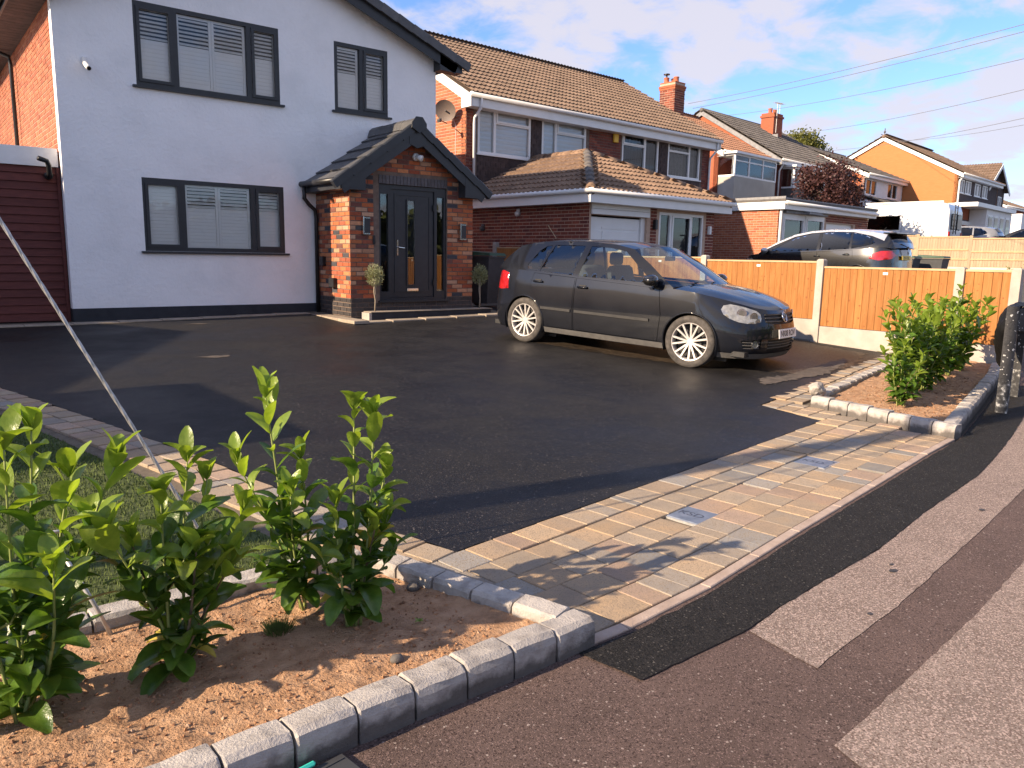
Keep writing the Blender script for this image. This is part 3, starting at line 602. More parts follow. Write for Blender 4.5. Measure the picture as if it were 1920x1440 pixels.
# tiny weed on the soil
wd_ = thing('weed', 'tiny green weed seedling on the bare soil of the left bed', 'weed', (1.43,2.33,ZL(1.43,2.33)))
for k in range(6): link('leaf', PIECE['leaf:leaf_young%d'%(k%4)], wd_, T((0,0,.004)) @ RZ(k*1.05) @ RY(-.5) @ Matrix.Scale(.16,4))
tf = thing('grass_tuft', 'small dark grass tuft between the laurel shrubs', 'grass', (.98,2.57,ZL(.98,2.57)))
b = MB(); rr = random.Random(8)
for k in range(260):
    a = rr.uniform(0,6.28); r_ = .05*rr.random(); h = rr.uniform(.02,.05); p = (r_*math.cos(a),r_*math.sin(a)); b.add([(p[0]-.002,p[1],0),(p[0]+.002,p[1],0),(p[0]*1.6,p[1]*1.6,h)],[(0,1,2)])
obj('blades', b, 'grass', tf)

# ---------------------------------------------------------------- telegraph pole (out of frame) with its stay wire
tp = thing('telegraph_pole', 'twisted steel stay wire crossing the left of the view, held by a tall timber pole', 'telegraph pole', (-2.5,4.24,0))
obj('pole', MB().tube([(0,0,-.2),(0,0,4),(0,0,8.4)], [.135,.12,.095], 14), 'timber_pole', tp, True)
A = Vector((1.0+2.5,3.25-4.24,.08)); Bp = Vector((.1,-.02,7.3)); d = Bp-A; L = d.length; ax = d.normalized(); e1 = ax.cross(Vector((0,0,1))).normalized(); e2 = ax.cross(e1)
for k in range(4):
    pts = []; n_ = 260
    for i in range(n_+1):
        s = i/n_; dd = s*s*L; a = dd*26+k*math.pi/2; pts.append(A+ax*dd+(e1*math.cos(a)+e2*math.sin(a))*.0042)
    obj('wire_strand', MB().tube(pts, .0038, 6), 'galv', tp, True)
obj('stay_rod', MB().tube([(-2.02-0+2.5+.0,-1.29,.02),(2.88,-1.34,.55)], .007, 6), 'galv', tp, True) if False else None
sr = thing('stay_rod', 'short bent metal rod stuck in the soil behind the left laurel', 'rod', (.50,2.90,ZL(.5,2.9)))
obj('rod', MB().tube([(0,0,-.02),(-.05,.03,.12),(-.14,.10,.34)], .008, 8), 'galv', sr, True)
obj('eye', MB().tube([(-.14+.03*math.cos(a*.6),.10,.36+.03*math.sin(a*.6)) for a in range(11)], .006, 6), 'galv', sr, True)
# ---------------------------------------------------------------- building helpers
def bricks(base, L, z0, z1, m, holes=(), poly=None, bl=.215, bh=.065, j=.010, proud=.007):
    k1 = piece('brick:f'+m, MB().add([(0,.02,0),(bl,.02,0),(bl,.02,bh),(0,.02,bh),(.003,-proud,.003),(bl-.003,-proud,.003),(bl-.003,-proud,bh-.003),(.003,-proud,bh-.003)], [(4,5,6,7),(0,1,5,4),(1,2,6,5),(2,3,7,6),(3,0,4,7)]), m)
    h = bl/2-.005
    k2 = piece('brick:h'+m, MB().add([(0,.02,0),(h,.02,0),(h,.02,bh),(0,.02,bh),(.003,-proud,.003),(h-.003,-proud,.003),(h-.003,-proud,bh-.003),(.003,-proud,bh-.003)], [(4,5,6,7),(0,1,5,4),(1,2,6,5),(2,3,7,6),(3,0,4,7)]), m)
    out = []; r = 0; z = z0
    def ok(a, b):
        for q in (a+.01, b-.01):
            for zz in (z+.012, z+bh-.012):
                if poly and not inside((q,zz), poly): return False
                if any(x0 < q < x1 and y0 < zz < y1 for x0,x1,y0,y1 in holes): return False
        return True
    while z+bh <= z1+.02:
        a = -(bl+j)/2 if r % 2 else 0.
        while a < L-.02:
            b = a+bl; jit = T((0,random.uniform(-.002,.002),0))
            if a >= -.001 and b <= L+.003 and ok(a,b): out.append((k1, base @ T((a,0,z)) @ jit))
            elif a >= -.001 and b > L and a < L-.03 and ok(a,L): out.append((k1, base @ T((a,0,z)) @ jit @ Matrix.Diagonal(((L-a)/bl,1,1,1))))
            else:
                for c_ in (a, a+h+j):
                    if c_ >= -.001 and c_+h <= L+.02 and ok(c_,c_+h): out.append((k2, base @ T((c_,0,z)) @ jit))
            a += bl+j
        z += bh+j; r += 1
    return out
def tile_piece(key, m, w_=.30, L=.42, th=.022, roll=True):
    b = MB(); n = 9; top = []; xs_ = [i/(n-1)*w_ for i in range(n)]
    prof = [(.021*(1+math.cos(2*math.pi*x/(w_/2)))**1.3/1.25 if roll else (.0 if 0 < i < n-1 else -.004)) for i, x in enumerate(xs_)]
    up_ = .048 if roll else .034
    V = [(x+.001,0,p+up_-th-.006) for x,p in zip(xs_,prof)]+[(x+.001,0,p+up_) for x,p in zip(xs_,prof)]+[(x+.001,L,p) for x,p in zip(xs_,prof)]
    b.add(V, [(i,i+1,n+i+1,n+i) for i in range(n-1)]+[(n+i,n+i+1,2*n+i+1,2*n+i) for i in range(n-1)]+[(0,n,2*n),(n-1,2*n+n-1,n+n-1)])
    return piece(key, b, m)
def frame_m(O, ex, es):
    ex = Vector(ex).normalized(); es = Vector(es).normalized(); en = ex.cross(es)
    return Matrix(((ex.x,es.x,en.x,O[0]),(ex.y,es.y,en.y,O[1]),(ex.z,es.z,en.z,O[2]),(0,0,0,1)))
def roof_tiles(O, ex, es, W, S, key, tw=.30, ga=.34, poly=None):
    """tiles on a slope; poly limits them in (along eave, up slope)"""
    F = frame_m(O, ex, es); out = []; nr = int(S/ga+.5); nc = int(W/tw+.5); sx = W/(nc*tw)
    for r in range(nr):
        for c_ in range(nc):
            a, b = c_*tw*sx, r*ga
            if poly and not inside((a+tw*sx/2,b+ga*.5), poly): continue
            out.append((key, F @ T((a,b,random.uniform(0,.004))) @ Matrix.Diagonal((sx,1,1,1)) @ RZ(random.uniform(-.004,.004))))
    return out
def bar(mb, a, b, w_, h, up=(0,0,1)):
    """rectangular bar from a to b, w across, h up"""
    a = Vector(a); b = Vector(b); d = (b-a).normalized(); s_ = d.cross(Vector(up)).normalized(); u = s_.cross(d)
    v = [p+s_*i*w_/2+u*k*h/2 for p in (a,b) for i,k in ((-1,-1),(1,-1),(1,1),(-1,1))]
    return mb.add(v, [(3,2,1,0),(4,5,6,7),(0,1,5,4),(1,2,6,5),(2,3,7,6),(3,0,4,7)])
def window(parent, u0, u1, z0, z1, lights, fm='white_upvc', v=0., fw=.055, sill=None, back='room_dark', glass='glass_house', transoms=(), setb=.07, sashes=(), inner=None, label=None):
    """window facing -v in the house frame: outer frame, mullions, one pane per light; lights are cumulative fractions"""
    b = MB(); y0, y1 = v+setb-.045, v+setb+.03; W = u1-u0
    b.box(u0,u1,y0,y1,z0,z0+fw).box(u0,u1,y0,y1,z1-fw,z1).box(u0,u0+fw,y0,y1,z0+fw,z1-fw).box(u1-fw,u1,y0,y1,z0+fw,z1-fw)
    cuts = [u0]+[u0+W*f_ for f_ in lights]+[u1]
    for c_ in cuts[1:-1]: b.box(c_-fw*.6,c_+fw*.6,y0,y1,z0+fw,z1-fw)
    for (i, f_) in transoms: zc = z0+(z1-z0)*f_; b.box(cuts[i]+fw*.6,cuts[i+1]-fw*.6,y0+.002,y1-.002,zc-fw*.5,zc+fw*.5)
    wn_ = obj('window', b, fm, parent)
    if label: wn_['label'] = label
    for i in range(len(cuts)-1):
        a0, a1 = cuts[i]+fw*.5, cuts[i+1]-fw*.5; zs = [z0+fw]+[z0+(z1-z0)*f_ for (k,f_) in transoms if k == i]+[z1-fw]
        for q0, q1 in zip(zs,zs[1:]):
            obj('pane', MB().add([(a0,v+setb,q0),(a1,v+setb,q0),(a1,v+setb,q1),(a0,v+setb,q1)],[(0,1,2,3)]), glass, wn_)
            if (i, zs.index(q0)) in sashes:
                s_ = .045; obj('sash', MB().box(a0+.01,a1-.01,y0-.018,y0+.001,q0,q0+s_).box(a0+.01,a1-.01,y0-.018,y0+.001,q1-s_,q1).box(a0+.01,a0+.01+s_,y0-.018,y0+.001,q0+s_,q1-s_).box(a1-.01-s_,a1-.01,y0-.018,y0+.001,q0+s_,q1-s_), fm, wn_)
    obj('backing', MB().box(u0+.01,u1-.01,v+setb+(.045 if back == 'blind' else .20),v+setb+(.055 if back == 'blind' else .21),z0+.01,z1-.01), back, wn_)
    if sill: obj('sill', MB().box(u0-.06,u1+.06,v-.055,v+setb-.05,z0-.035,z0-.002), sill, wn_)
    return wn_, cuts
def slats(wn_, a0, a1, z0, z1, v, n, m='shutter', open_from=.55):
    """plantation shutter panel: two stiles, rails and tilting slats"""
    st = .04; obj('shutter_frame', MB().box(a0,a0+st,v,v+.025,z0,z1).box(a1-st,a1,v,v+.025,z0,z1).box(a0+st,a1-st,v,v+.025,z0,z0+.05).box(a0+st,a1-st,v,v+.025,z1-.05,z1), m, wn_)
    L = round(a1-a0-2*st-.004,3); p = (z1-z0-.1)/n; k = piece('slat:%g'%L, MB().rbox(-L/2,L/2,-.032,.032,-.0045,.0045,.003), m)
    for i in range(n):
        tilt = R(82) if (i+.5)/n < open_from else R(38); link('slat', PIECE[k], wn_, T(((a0+a1)/2,v+.014,z0+.05+p*(i+.5))) @ RX(tilt))

# ---------------------------------------------------------------- the white rendered house
H1 = thing('white_house', 'white rendered house with dark window frames and a brick porch', 'house', (2.02,13.0,0))
GP = [(0,.28),(6.35,.28),(6.35,5.12),(3.175,6.33),(0,5.12)]
WIN = [rect(1.05,3.27,3.87,5.07), rect(1.04,3.28,1.42,2.53), rect(4.26,5.31,3.91,5.06)]
obj('wall', wall(MB(), GP, WIN, .28, lambda a,b,d: (a,d,b)).box(6.05,6.35,.281,8,.3,5.12).box(.0,6.35,7.9,8.0,.3,5.12), 'render_white', H1)
obj('render_return', MB().box(-.012,0,0,.16,.3,5.1), 'render_white', H1)
obj('plinth', MB().box(-.014,3.86,-.02,.001,.22,.555).box(-.014,-.0,.001,.16,.22,.555), 'plinth_black', H1)
obj('side_wall', MB().box(.021,.25,.16,8,.3,5.12), 'mortar_pale', H1)
scatter(bricks(T((.021,8.0,0)) @ RZ(-math.pi/2), 7.84, 2.75, 5.05, 'brick_orange'), 'brick', 'brick_orange', H1, 0, 'side_brickwork')
for i, (u0,u1,z0,z1,lt) in enumerate(((1.05,3.27,3.87,5.07,(.262,.775)),(1.04,3.28,1.42,2.53,(.265,.765)),(4.26,5.31,3.91,5.06,(.50,)))):
    sh = {0: ((0,0),(2,0)), 1: ((0,0),(2,0)), 2: ((1,0),)}[i]
    wn_, cuts = window(H1, u0,u1,z0,z1, lt, 'anthracite', 0, .062, 'anthracite', 'room_dark', 'glass_house', (), .048, sh)
    for k in range(len(cuts)-1):
        a0, a1 = cuts[k]+.04, cuts[k+1]-.04; n_ = 17
        segs = [(a0,(a0+a1)/2-.002),((a0+a1)/2+.002,a1)] if (a1-a0) > .8 else [(a0,a1)]
        for (p,q) in segs: slats(wn_, p, q, z0+.05, z1-.05, .066, n_, open_from=(.56,.66,.60)[i] if not (i == 1 and k == 0) else 1.0)
# main roof
sl = .38
b = MB()
for s_ in (-1,1):
    f_ = lambda a: 6.46-sl*abs(a-3.175)
    e = 3.175+s_*3.62
    b.add([(3.175,-.26,f_(3.175)),(e,-.26,f_(e)),(e,8.2,f_(e)),(3.175,8.2,f_(3.175)),(3.175,-.26,f_(3.175)-.10),(e,-.26,f_(e)-.10),(e,8.2,f_(e)-.10),(3.175,8.2,f_(3.175)-.10)], [(0,1,2,3),(4,7,6,5),(0,4,5,1),(1,5,6,2),(2,6,7,3),(3,7,4,0)])
rf = obj('roof', b, 'tile_grey', H1)
vc = []; piece('verge_cap:a', MB().cbox(-.17,.17,-.03,.03,-.13,.03,.012), 'tile_grey')
for s_ in (-1,1):
    for i in range(12):
        d = .16+i*.315; u = 3.175+s_*d; vc.append(('verge_cap:a', T((u,-.275,6.47-sl*d)) @ RY(s_*math.atan(sl)) @ RY(R(s_*2.0))))
scatter(vc, 'verge_cap', 'tile_grey', rf, 60, 'x')
b = MB()
for s_ in (-1,1): bar(b, (3.175,-.22,6.46-.19), (3.175+s_*3.50,-.22,6.46-.19-sl*3.50), .03, .22)
b.prism([(6.30,4.86),(6.80,4.86),(6.80,5.03),(6.30,5.22)], -.235, -.0, lambda a,c_,d: (a,d,c_)); b.prism([(.05,4.86),(-.45,4.86),(-.45,5.03),(.05,5.22)], -.235, -.0, lambda a,c_,d: (a,d,c_))
obj('bargeboard', b, 'anthracite', H1)
b = MB()
for i in range(46): b.box(-.41+0,.02,-.2+i*.178,-.2+i*.178+.166,4.955,4.967)
obj('soffit', b, 'hung_tile', H1)
obj('fascia', MB().box(-.445,-.415,0,8.1,4.94,5.10), 'anthracite', H1)
obj('gutter', MB().tube([(-.50,-.2,5.03),(-.50,8.1,5.03)], .055, 10), 'black_plastic', H1, True)
obj('downpipe', MB().tube([(-.46,4.22,4.97),(-.08,4.22,4.84),(-.06,4.22,4.7),(-.06,4.22,2.88)], .034, 10), 'black_plastic', H1, True)
obj('pipe_shoe', MB().box(-.12,-.005,4.16,4.28,2.84,2.93), 'black_plastic', H1)
# side extension: white fascia over dark red boarding
b = MB().box(-3.2,-.03,.2,.24,2.60,2.86).box(-3.2,-.03,.24,6,2.80,2.86); obj('fascia', b, 'white_paint', H1)
b = MB().box(-3.2,.0,.26,.4,.2,2.62); sb = obj('board_wall', b, 'hung_tile', H1)
piece('board:g', MB().add([(-3.2,.02,0),(-.0,.02,0),(-.0,-.022,.012),(-3.2,-.022,.012),(-3.2,-.002,.125),(-.0,-.002,.125),(-3.2,.02,.125),(-.0,.02,.125)], [(0,1,2,3),(3,2,5,4),(4,5,7,6),(1,7,5,2),(0,3,4,6)]), 'gate_red')
scatter([('board:g', T((-.06,.24,.36+i*.118)) @ RX(random.uniform(-.01,.01))) for i in range(19)], 'board', 'gate_red', sb, 60, 'x')
obj('end_board', MB().box(-.06,-.016,.19,.235,.34,2.59), 'gate_red', sb)
b = MB().tube([(-.17,.24,2.47),(-.17,.10,2.47)], .055, 14).tube([(-.17,.10,2.46),(-.17,.06,2.5),(-.175,.03,2.60),(-.20,.01,2.66),(-.31,-.02,2.69)], .035, 12)
obj('flue', b, 'black_plastic', H1, True)
# security camera
b = MB().rbox(.33,.40,-.05,0,4.06,4.15,.008); obj('camera_base', b, 'white_upvc', H1)
cm = obj('camera_body', MB().tube([(.365,-.04,4.06),(.38,-.14,4.00),(.385,-.20,3.97)], [.03,.036,.036], 14), 'white_upvc', H1, True)
obj('lens', MB().tube([(.385,-.20,3.97),(.3855,-.206,3.967)], .028, 14), 'black_plastic', cm)
# ---- porch
PL_, PR_, PF_ = 3.87, 6.33, -1.27
PO = rect(4.41,5.77,.62,2.60)
ppoly = [(PL_,.30),(PR_,.30),(PR_,2.58),(5.05,3.42),(PL_,2.60)]
b = wall(MB(), ppoly, [PO], .22, lambda a,c_,d: (a,PF_+d,c_)); b.box(PL_,PL_+.2,PF_+.221,-.0,.30,2.6).box(PR_-.2,PR_,PF_+.221,-.0,.30,2.6)
porch = obj('porch', b, 'mortar_dark', H1)
fp = [(a-PL_,c_) for a,c_ in ppoly]
fb = bricks(T((PL_-.006,PF_,0)), 2.472, .70, 3.42, 'brick_porch', [(.54,1.90,0,2.745)], [(-.02,.2),(2.5,.2),(2.5,2.58),(1.18,3.42),(-.02,2.6)])
pl_b = bricks(T((PL_,PF_,0)), 2.46, .325, .69, 'brick_blue', [(.54,1.90,.62,3)], None)
sd_b = bricks(T((PL_,-.0,0)) @ RZ(-math.pi/2), 1.276, .70, 2.55, 'brick_porch')
sp_b = bricks(T((PL_,-.0,0)) @ RZ(-math.pi/2), 1.27, .325, .69, 'brick_blue')
scatter(fb+pl_b, 'brick', 'brick_porch', porch, 230, 'upper_brickwork'); scatter(sd_b, 'brick', 'brick_porch', porch, 50, 'side_brickwork'); scatter(sp_b, 'brick', 'brick_blue', porch, 12, 'plinth_brickwork')
scatter(bricks(T((PR_,PF_,0)) @ RZ(math.pi/2), 1.27, .325, 2.55, 'brick_porch'), 'brick', 'brick_porch', porch, 0, 'hidden_side_brickwork')
piece('soldier:a', MB().cbox(.003,.062,-.0,.14,-.02,.010,.003), 'brick_soldier')
for i in range(20): link('soldier_brick', PIECE['soldier:a'], porch, T((4.405+i*.0685,PF_,2.60)) @ RX(math.pi/2))
# porch roof
O_, sp_ = 5.03, .69; HS = 1.40; prs = []; tile_piece('roof_tile:p', 'tile_grey', .31, .42, .024, False)
b = MB()
for s_ in (-1,1):
    e = O_+s_*HS; zf_ = lambda u: 3.575-sp_*abs(u-O_)
    b.add([(O_,-1.52,zf_(O_)),(e,-1.52,zf_(e)),(e,0,zf_(e)),(O_,0,zf_(O_)),(O_,-1.52,zf_(O_)-.05),(e,-1.52,zf_(e)-.05),(e,0,zf_(e)-.05),(O_,0,zf_(O_)-.05)], [(0,1,2,3),(4,7,6,5),(0,4,5,1),(1,5,6,2),(2,6,7,3),(3,7,4,0)])
pr = obj('porch_roof', b, 'anthracite', H1)
th = math.atan(sp_); S_ = (HS+.04)/math.cos(th)
prs += roof_tiles((O_-HS-.04,-.0,3.575-sp_*(HS+.04)), (0,-1,0), (math.cos(th),0,math.sin(th)), 1.47, S_, 'roof_tile:p', .31, .36)
prs += roof_tiles((O_+HS+.04,-1.47,3.575-sp_*(HS+.04)), (0,1,0), (-math.cos(th),0,math.sin(th)), 1.47, S_, 'roof_tile:p', .31, .36)
scatter(prs, 'roof_tile', 'tile_grey', pr, 100, 'x')
piece('verge_cap:p', MB().cbox(-.185,.185,-.035,.06,-.085,.05,.015), 'anthracite')
for s_ in (-1,1):
    for i in range(5): d = .18+i*.305; link('verge_cap', PIECE['verge_cap:p'], pr, T((O_+s_*d,-1.49,3.60-sp_*d)) @ RY(s_*th) @ RY(R(s_*2.5)))
piece('ridge_tile:p', MB().prism([(-.15,-.12),(-.11,-.0),(-.05,.05),(.05,.05),(.11,-.0),(.15,-.12)], 0, .39, lambda a,c_,d: (a,d,c_)), 'tile_grey')
for i in range(4): link('ridge_tile', PIECE['ridge_tile:p'], pr, T((O_,-1.54+i*.38,3.63+.006*(i%2))))
b = MB()
for s_ in (-1,1): bar(b, (O_,-1.48,3.575-.165), (O_+s_*(HS-.01),-1.48,3.575-.165-sp_*(HS-.01)), .03, .15); b.prism([(O_+s_*.98,2.45),(O_+s_*HS,2.45),(O_+s_*HS,2.55),(O_+s_*.98,2.83)], -1.499, -1.275, lambda a,c_,d: (a,d,c_))
b.prism([(O_-.16,3.26),(O_,3.20),(O_+.16,3.26),(O_+.16,3.45),(O_,3.56),(O_-.16,3.45)], -1.502, -1.45, lambda a,c_,d: (a,d,c_)); b.prism([(O_-.14,3.52),(O_-.14,3.60),(O_-.06,3.70),(O_+.06,3.70),(O_+.14,3.60),(O_+.14,3.52),(O_,3.44)], -1.56, -1.535, lambda a,c_,d: (a,d,c_))
obj('porch_bargeboard', b, 'anthracite', H1)
obj('porch_fascia', MB().box(3.65,3.68,-1.30,0,2.46,2.60).box(6.38,6.41,-1.30,0,2.46,2.60).box(3.68,3.87,-1.27,0,2.455,2.465).box(6.33,6.38,-1.27,0,2.455,2.465), 'anthracite', H1)
obj('porch_gutter', MB().tube([(3.60,-1.40,2.585),(3.60,-.0,2.60)], .05, 10), 'black_plastic', H1, True)
obj('porch_downpipe', MB().tube([(3.60,-.12,2.56),(3.60,-.12,2.36),(3.68,-.12,2.26),(3.80,-.10,2.17),(3.815,-.10,2.05),(3.815,-.10,.36)], .034, 10), 'black_plastic', H1, True)
# door and sidelights
df = obj('door', MB().box(4.66,5.52,PF_+.055,PF_+.10,.70,2.53), 'anthracite', H1)
b = MB(); y0, y1 = PF_+.03, PF_+.11
for (a0,a1,z0,z1) in ((4.41,5.77,2.53,2.595),(4.41,5.77,.63,.695),(4.41,4.455,.695,2.53),(4.60,4.655,.695,2.53),(5.525,5.58,.695,2.53),(5.725,5.77,.695,2.53),(4.455,4.60,.695,.80),(5.58,5.725,.695,.80),(4.455,4.60,2.44,2.53),(5.58,5.725,2.44,2.53)): b.box(a0,a1,y0,y1,z0,z1)
obj('door_frame', b, 'anthracite', df)
obj('door_moulding', MB().box(4.73,5.45,PF_+.045,PF_+.056,.79,.815).box(4.73,5.45,PF_+.045,PF_+.056,2.435,2.46).box(4.73,4.755,PF_+.045,PF_+.056,.815,2.435).box(5.425,5.45,PF_+.045,PF_+.056,.815,2.435).box(4.965,4.985,PF_+.035,PF_+.056,.90,2.37).box(5.125,5.145,PF_+.035,PF_+.056,.90,2.37).box(4.985,5.125,PF_+.035,PF_+.056,.90,.92).box(4.985,5.125,PF_+.035,PF_+.056,2.35,2.37), 'anthracite', df)
obj('door_glass', MB().box(4.986,5.124,PF_+.048,PF_+.0545,.921,2.349), 'glass_house', df); obj('door_glass_backing', MB().box(4.986,5.124,PF_+.0546,PF_+.0549,.921,2.349), 'room_dark', df)
for a0,a1 in ((4.455,4.60),(5.58,5.725)):
    obj('sidelight', MB().box(a0,a1,PF_+.06,PF_+.066,.80,2.44), 'glass_house', df)
obj('hall_darkness', MB().box(4.42,5.76,PF_+.40,PF_+.41,.63,2.59), 'room_dark', df)
obj('threshold', MB().box(4.38,5.80,PF_-.05,PF_+.03,.62,.655), 'anthracite', df)
obj('handle', MB().box(4.772,4.80,PF_+.040,PF_+.054,1.42,1.68).tube([(4.786,PF_+.04,1.56),(4.786,PF_,1.56),(4.90,PF_,1.548)], .010, 8), 'chrome', df)
obj('letterbox', MB().rbox(4.97,5.20,PF_+.030,PF_+.054,.80,.855,.006).rbox(4.985,5.185,PF_+.025,PF_+.031,.812,.843,.004), 'chrome', df)
obj('door_hinge', MB().box(5.500,5.52,PF_+.02,PF_+.054,.9,1.0).box(5.500,5.52,PF_+.02,PF_+.054,2.2,2.3), 'black_plastic', df)
# porch fittings
for i, (u,z) in enumerate(((4.15,1.90),(6.09,1.86))):
    wl = obj('wall_lamp', MB().rbox(u-.055,u+.055,PF_-.075,PF_-.012,z-.14,z+.14,.006), 'anthracite', H1)
    obj('lamp_plate', MB().box(u-.075,u-.058,PF_-.08,PF_-.008,z-.15,z+.14).box(u-.055,u+.055,PF_-.0795,PF_-.0755,z-.145,z-.125).box(u-.055,u+.055,PF_-.0795,PF_-.0755,z+.115,z+.125), 'chrome', wl)
obj('doorbell', MB().rbox(4.28,4.325,PF_-.03,PF_-.008,1.60,1.74,.005), 'black_plastic', H1)
b = MB().tube([(5.11,PF_-.008,3.08),(5.11,PF_-.06,3.08)], .062, 18).tube([(5.11,PF_-.06,3.08),(5.16,PF_-.15,3.05)], [.04,.052], 14); obj('porch_light', b, 'white_upvc', H1, True)
obj('cable_box', MB().rbox(PL_-.075,PL_-.006,-.36,-.22,1.22,1.38,.008), 'black_plastic', H1); obj('outdoor_socket', MB().rbox(PL_-.085,PL_-.006,-.78,-.60,.86,1.02,.01), 'black_plastic', H1)
# doorstep with its two tubs of soil
stp = obj('doorstep', MB().cbox(4.10,6.56,-1.56,PF_-.01,.26,.475,.006), 'plinth_black', H1)
obj('step_nosing', MB().box(4.08,6.58,-1.575,PF_-.012,.476,.486), 'stone_strip', stp)
obj('step_end', MB().box(4.05,4.098,-1.56,PF_-.012,.26,.47), 'concrete', stp)
def lollipop(x, y, z, h, r, seed, label):
    t = thing('olive_tree', label, 'olive tree', (x,y,z), 0, 'small olive standards beside the front door'); rr = random.Random(seed)
    obj('trunk', MB().tube([(0,0,0),(.012,0,h*.3),(-.012,.0,h*.55),(0,0,h-r*.5)], [.013,.011,.011,.008], 8).tube([(.012,.0,h*.25),(.022,.01,h*.5),(.01,0,h-r*.6)], [.007,.007,.006], 6), 'stone_strip', t, True)
    b = MB()
    for k in range(1150):
        d = Vector((rr.gauss(0,1),rr.gauss(0,1),rr.gauss(0,1))).normalized(); rad = r*rr.random()**.45*(1+.22*noise.noise(d*2.5+Vector((seed,0,0)))); p = Vector((d.x*rad*.85,d.y*rad*.85,h+d.z*rad*1.05))
        q = (d+Vector((rr.uniform(-.8,.8),rr.uniform(-.8,.8),rr.uniform(-.2,1)))).normalized(); s_ = q.cross(Vector((rr.random(),rr.random(),rr.random()))).normalized(); L = rr.uniform(.03,.048)
        b.add([p,p+q*L*.5+s_*.0055,p+q*L,p+q*L*.5-s_*.0055],[(0,1,2,3)])
    obj('crown', b, 'leaf_olive', t)
lollipop(6.24,11.56,.487,.60,.165,1,'small sunlit olive standard on the left of the front door')
lollipop(8.42,11.58,.487,.60,.165,2,'small shaded olive standard on the right of the front door')

# ---------------------------------------------------------------- brick semi next door with its garage
H2 = thing('brick_semi', 'red brick semi with brown tiled roof, hipped garage and white fascias', 'house', (11.25,16.1,0), R(3))
W2, EZ, GZ2 = 10.2, 5.20, .35
b = MB(); hw = [rect(.36,2.14,3.96,5.10), rect(2.55,4.25,3.96,5.10), rect(5.80,7.50,4.0,5.10), rect(7.98,9.66,4.0,5.10)]
wall(b, rect(0,W2,GZ2,EZ), hw, .2, lambda a,c_,d: (a,d,c_)); mw = obj('wall', b, 'mortar_dark', H2)
gp = [(0,GZ2),(8,GZ2),(8,EZ),(4,EZ+2.3),(0,EZ)]
obj('gable_wall', wall(MB(), gp, [], .2, lambda a,c_,d: (d,a,c_)), 'mortar_pale', H2)
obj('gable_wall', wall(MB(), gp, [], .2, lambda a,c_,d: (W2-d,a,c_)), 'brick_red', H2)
obj('rear_wall', MB().box(.2,W2-.2,7.8,8,GZ2,EZ), 'brick_red', H2)
gb = bricks(T((0,8,0)) @ RZ(-math.pi/2), 8, 2.3, 7.4, 'brick_gable', (), [(8-a,c_) for a,c_ in gp][::-1])
scatter(gb, 'brick', 'brick_gable', H2, 0, 'gable_brickwork')
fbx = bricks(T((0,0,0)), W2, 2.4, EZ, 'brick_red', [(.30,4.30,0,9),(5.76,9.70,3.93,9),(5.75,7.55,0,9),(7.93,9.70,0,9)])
# brown hung-tile panels under and between the windows
ht = []; piece('hung_tile:a', MB().cbox(0,.162,-.15,0,-.012,.004,.003), 'hung_tile')
for (a0,a1,z0,z1) in ((.36,2.5,2.6,3.92),(2.17,2.52,3.9,5.1),(2.52,4.28,2.6,3.92),(5.80,7.95,3.0,3.97),(7.54,7.94,3.97,5.1),(7.95,9.68,3.0,3.97)):
    for r_ in range(int((z1-z0)/.115)):
        for c_ in range(int((a1-a0)/.166)+1):
            x = a0+c_*.166+(.083 if r_%2 else 0)
            if x+.16 <= a1+.03: ht.append(('hung_tile:a', T((x,-.012,z0+r_*.115)) @ RX(math.pi/2) @ T((0,.0,0)) @ RX(R(4)) @ Matrix.Diagonal((1,1,1,1)) @ T((0,.15,0))))
scatter(ht, 'hung_tile', 'hung_tile', H2, 0, 'hung_tiles')
obj('tile_backing', MB().box(.33,4.29,-.006,-.001,2.4,3.95).box(2.15,2.54,-.006,-.001,3.95,5.15).box(5.78,9.69,-.006,-.001,2.9,3.99).box(7.52,7.97,-.006,-.001,3.99,5.15), 'hung_tile', H2)
def curtains(wn_, a0, a1, z0, z1, v, m):
    pts = [[(a0+(a1-a0)*i/60, v+.015*math.sin(i*1.1)+.008*math.sin(i*2.7), z) for i in range(61)] for z in (z0,z1)]; obj('curtain', MB().grid(pts), m, wn_, True)
for i, (u0,u1,z0,z1) in enumerate(((.36,2.14,3.96,5.10),(2.55,4.25,3.96,5.10),(5.80,7.50,4.0,5.10),(7.98,9.66,4.0,5.10))):
    if i < 2: wn_, cu = window(H2,u0,u1,z0,z1,(.31,),'white_upvc',0,.06,'white_upvc','blind','glass_house',((1,.70),),.04,((1,1),)); 
    elif i == 2: wn_, cu = window(H2,u0,u1,z0,z1,(.62,),'white_upvc',0,.06,'white_upvc','room_dark','glass_house',((0,.70),),.04,((0,1),))
    else: wn_, cu = window(H2,u0,u1,z0,z1,(.66,),'white_upvc',0,.06,'white_upvc','room_dark','glass_house',((0,.72),),.04,())
    if i < 2:
        for k in range(9): zq = z0+.10+k*.115; obj('blind_band', MB().box(u0+.06,u1-.06,.072,.078,zq,zq+.062), 'white_upvc', wn_)
    else: curtains(wn_, u0+.06, u1-.06, z0+.05, z1-.05, .16, 'trim_grey' if i == 3 else 'room_dark')
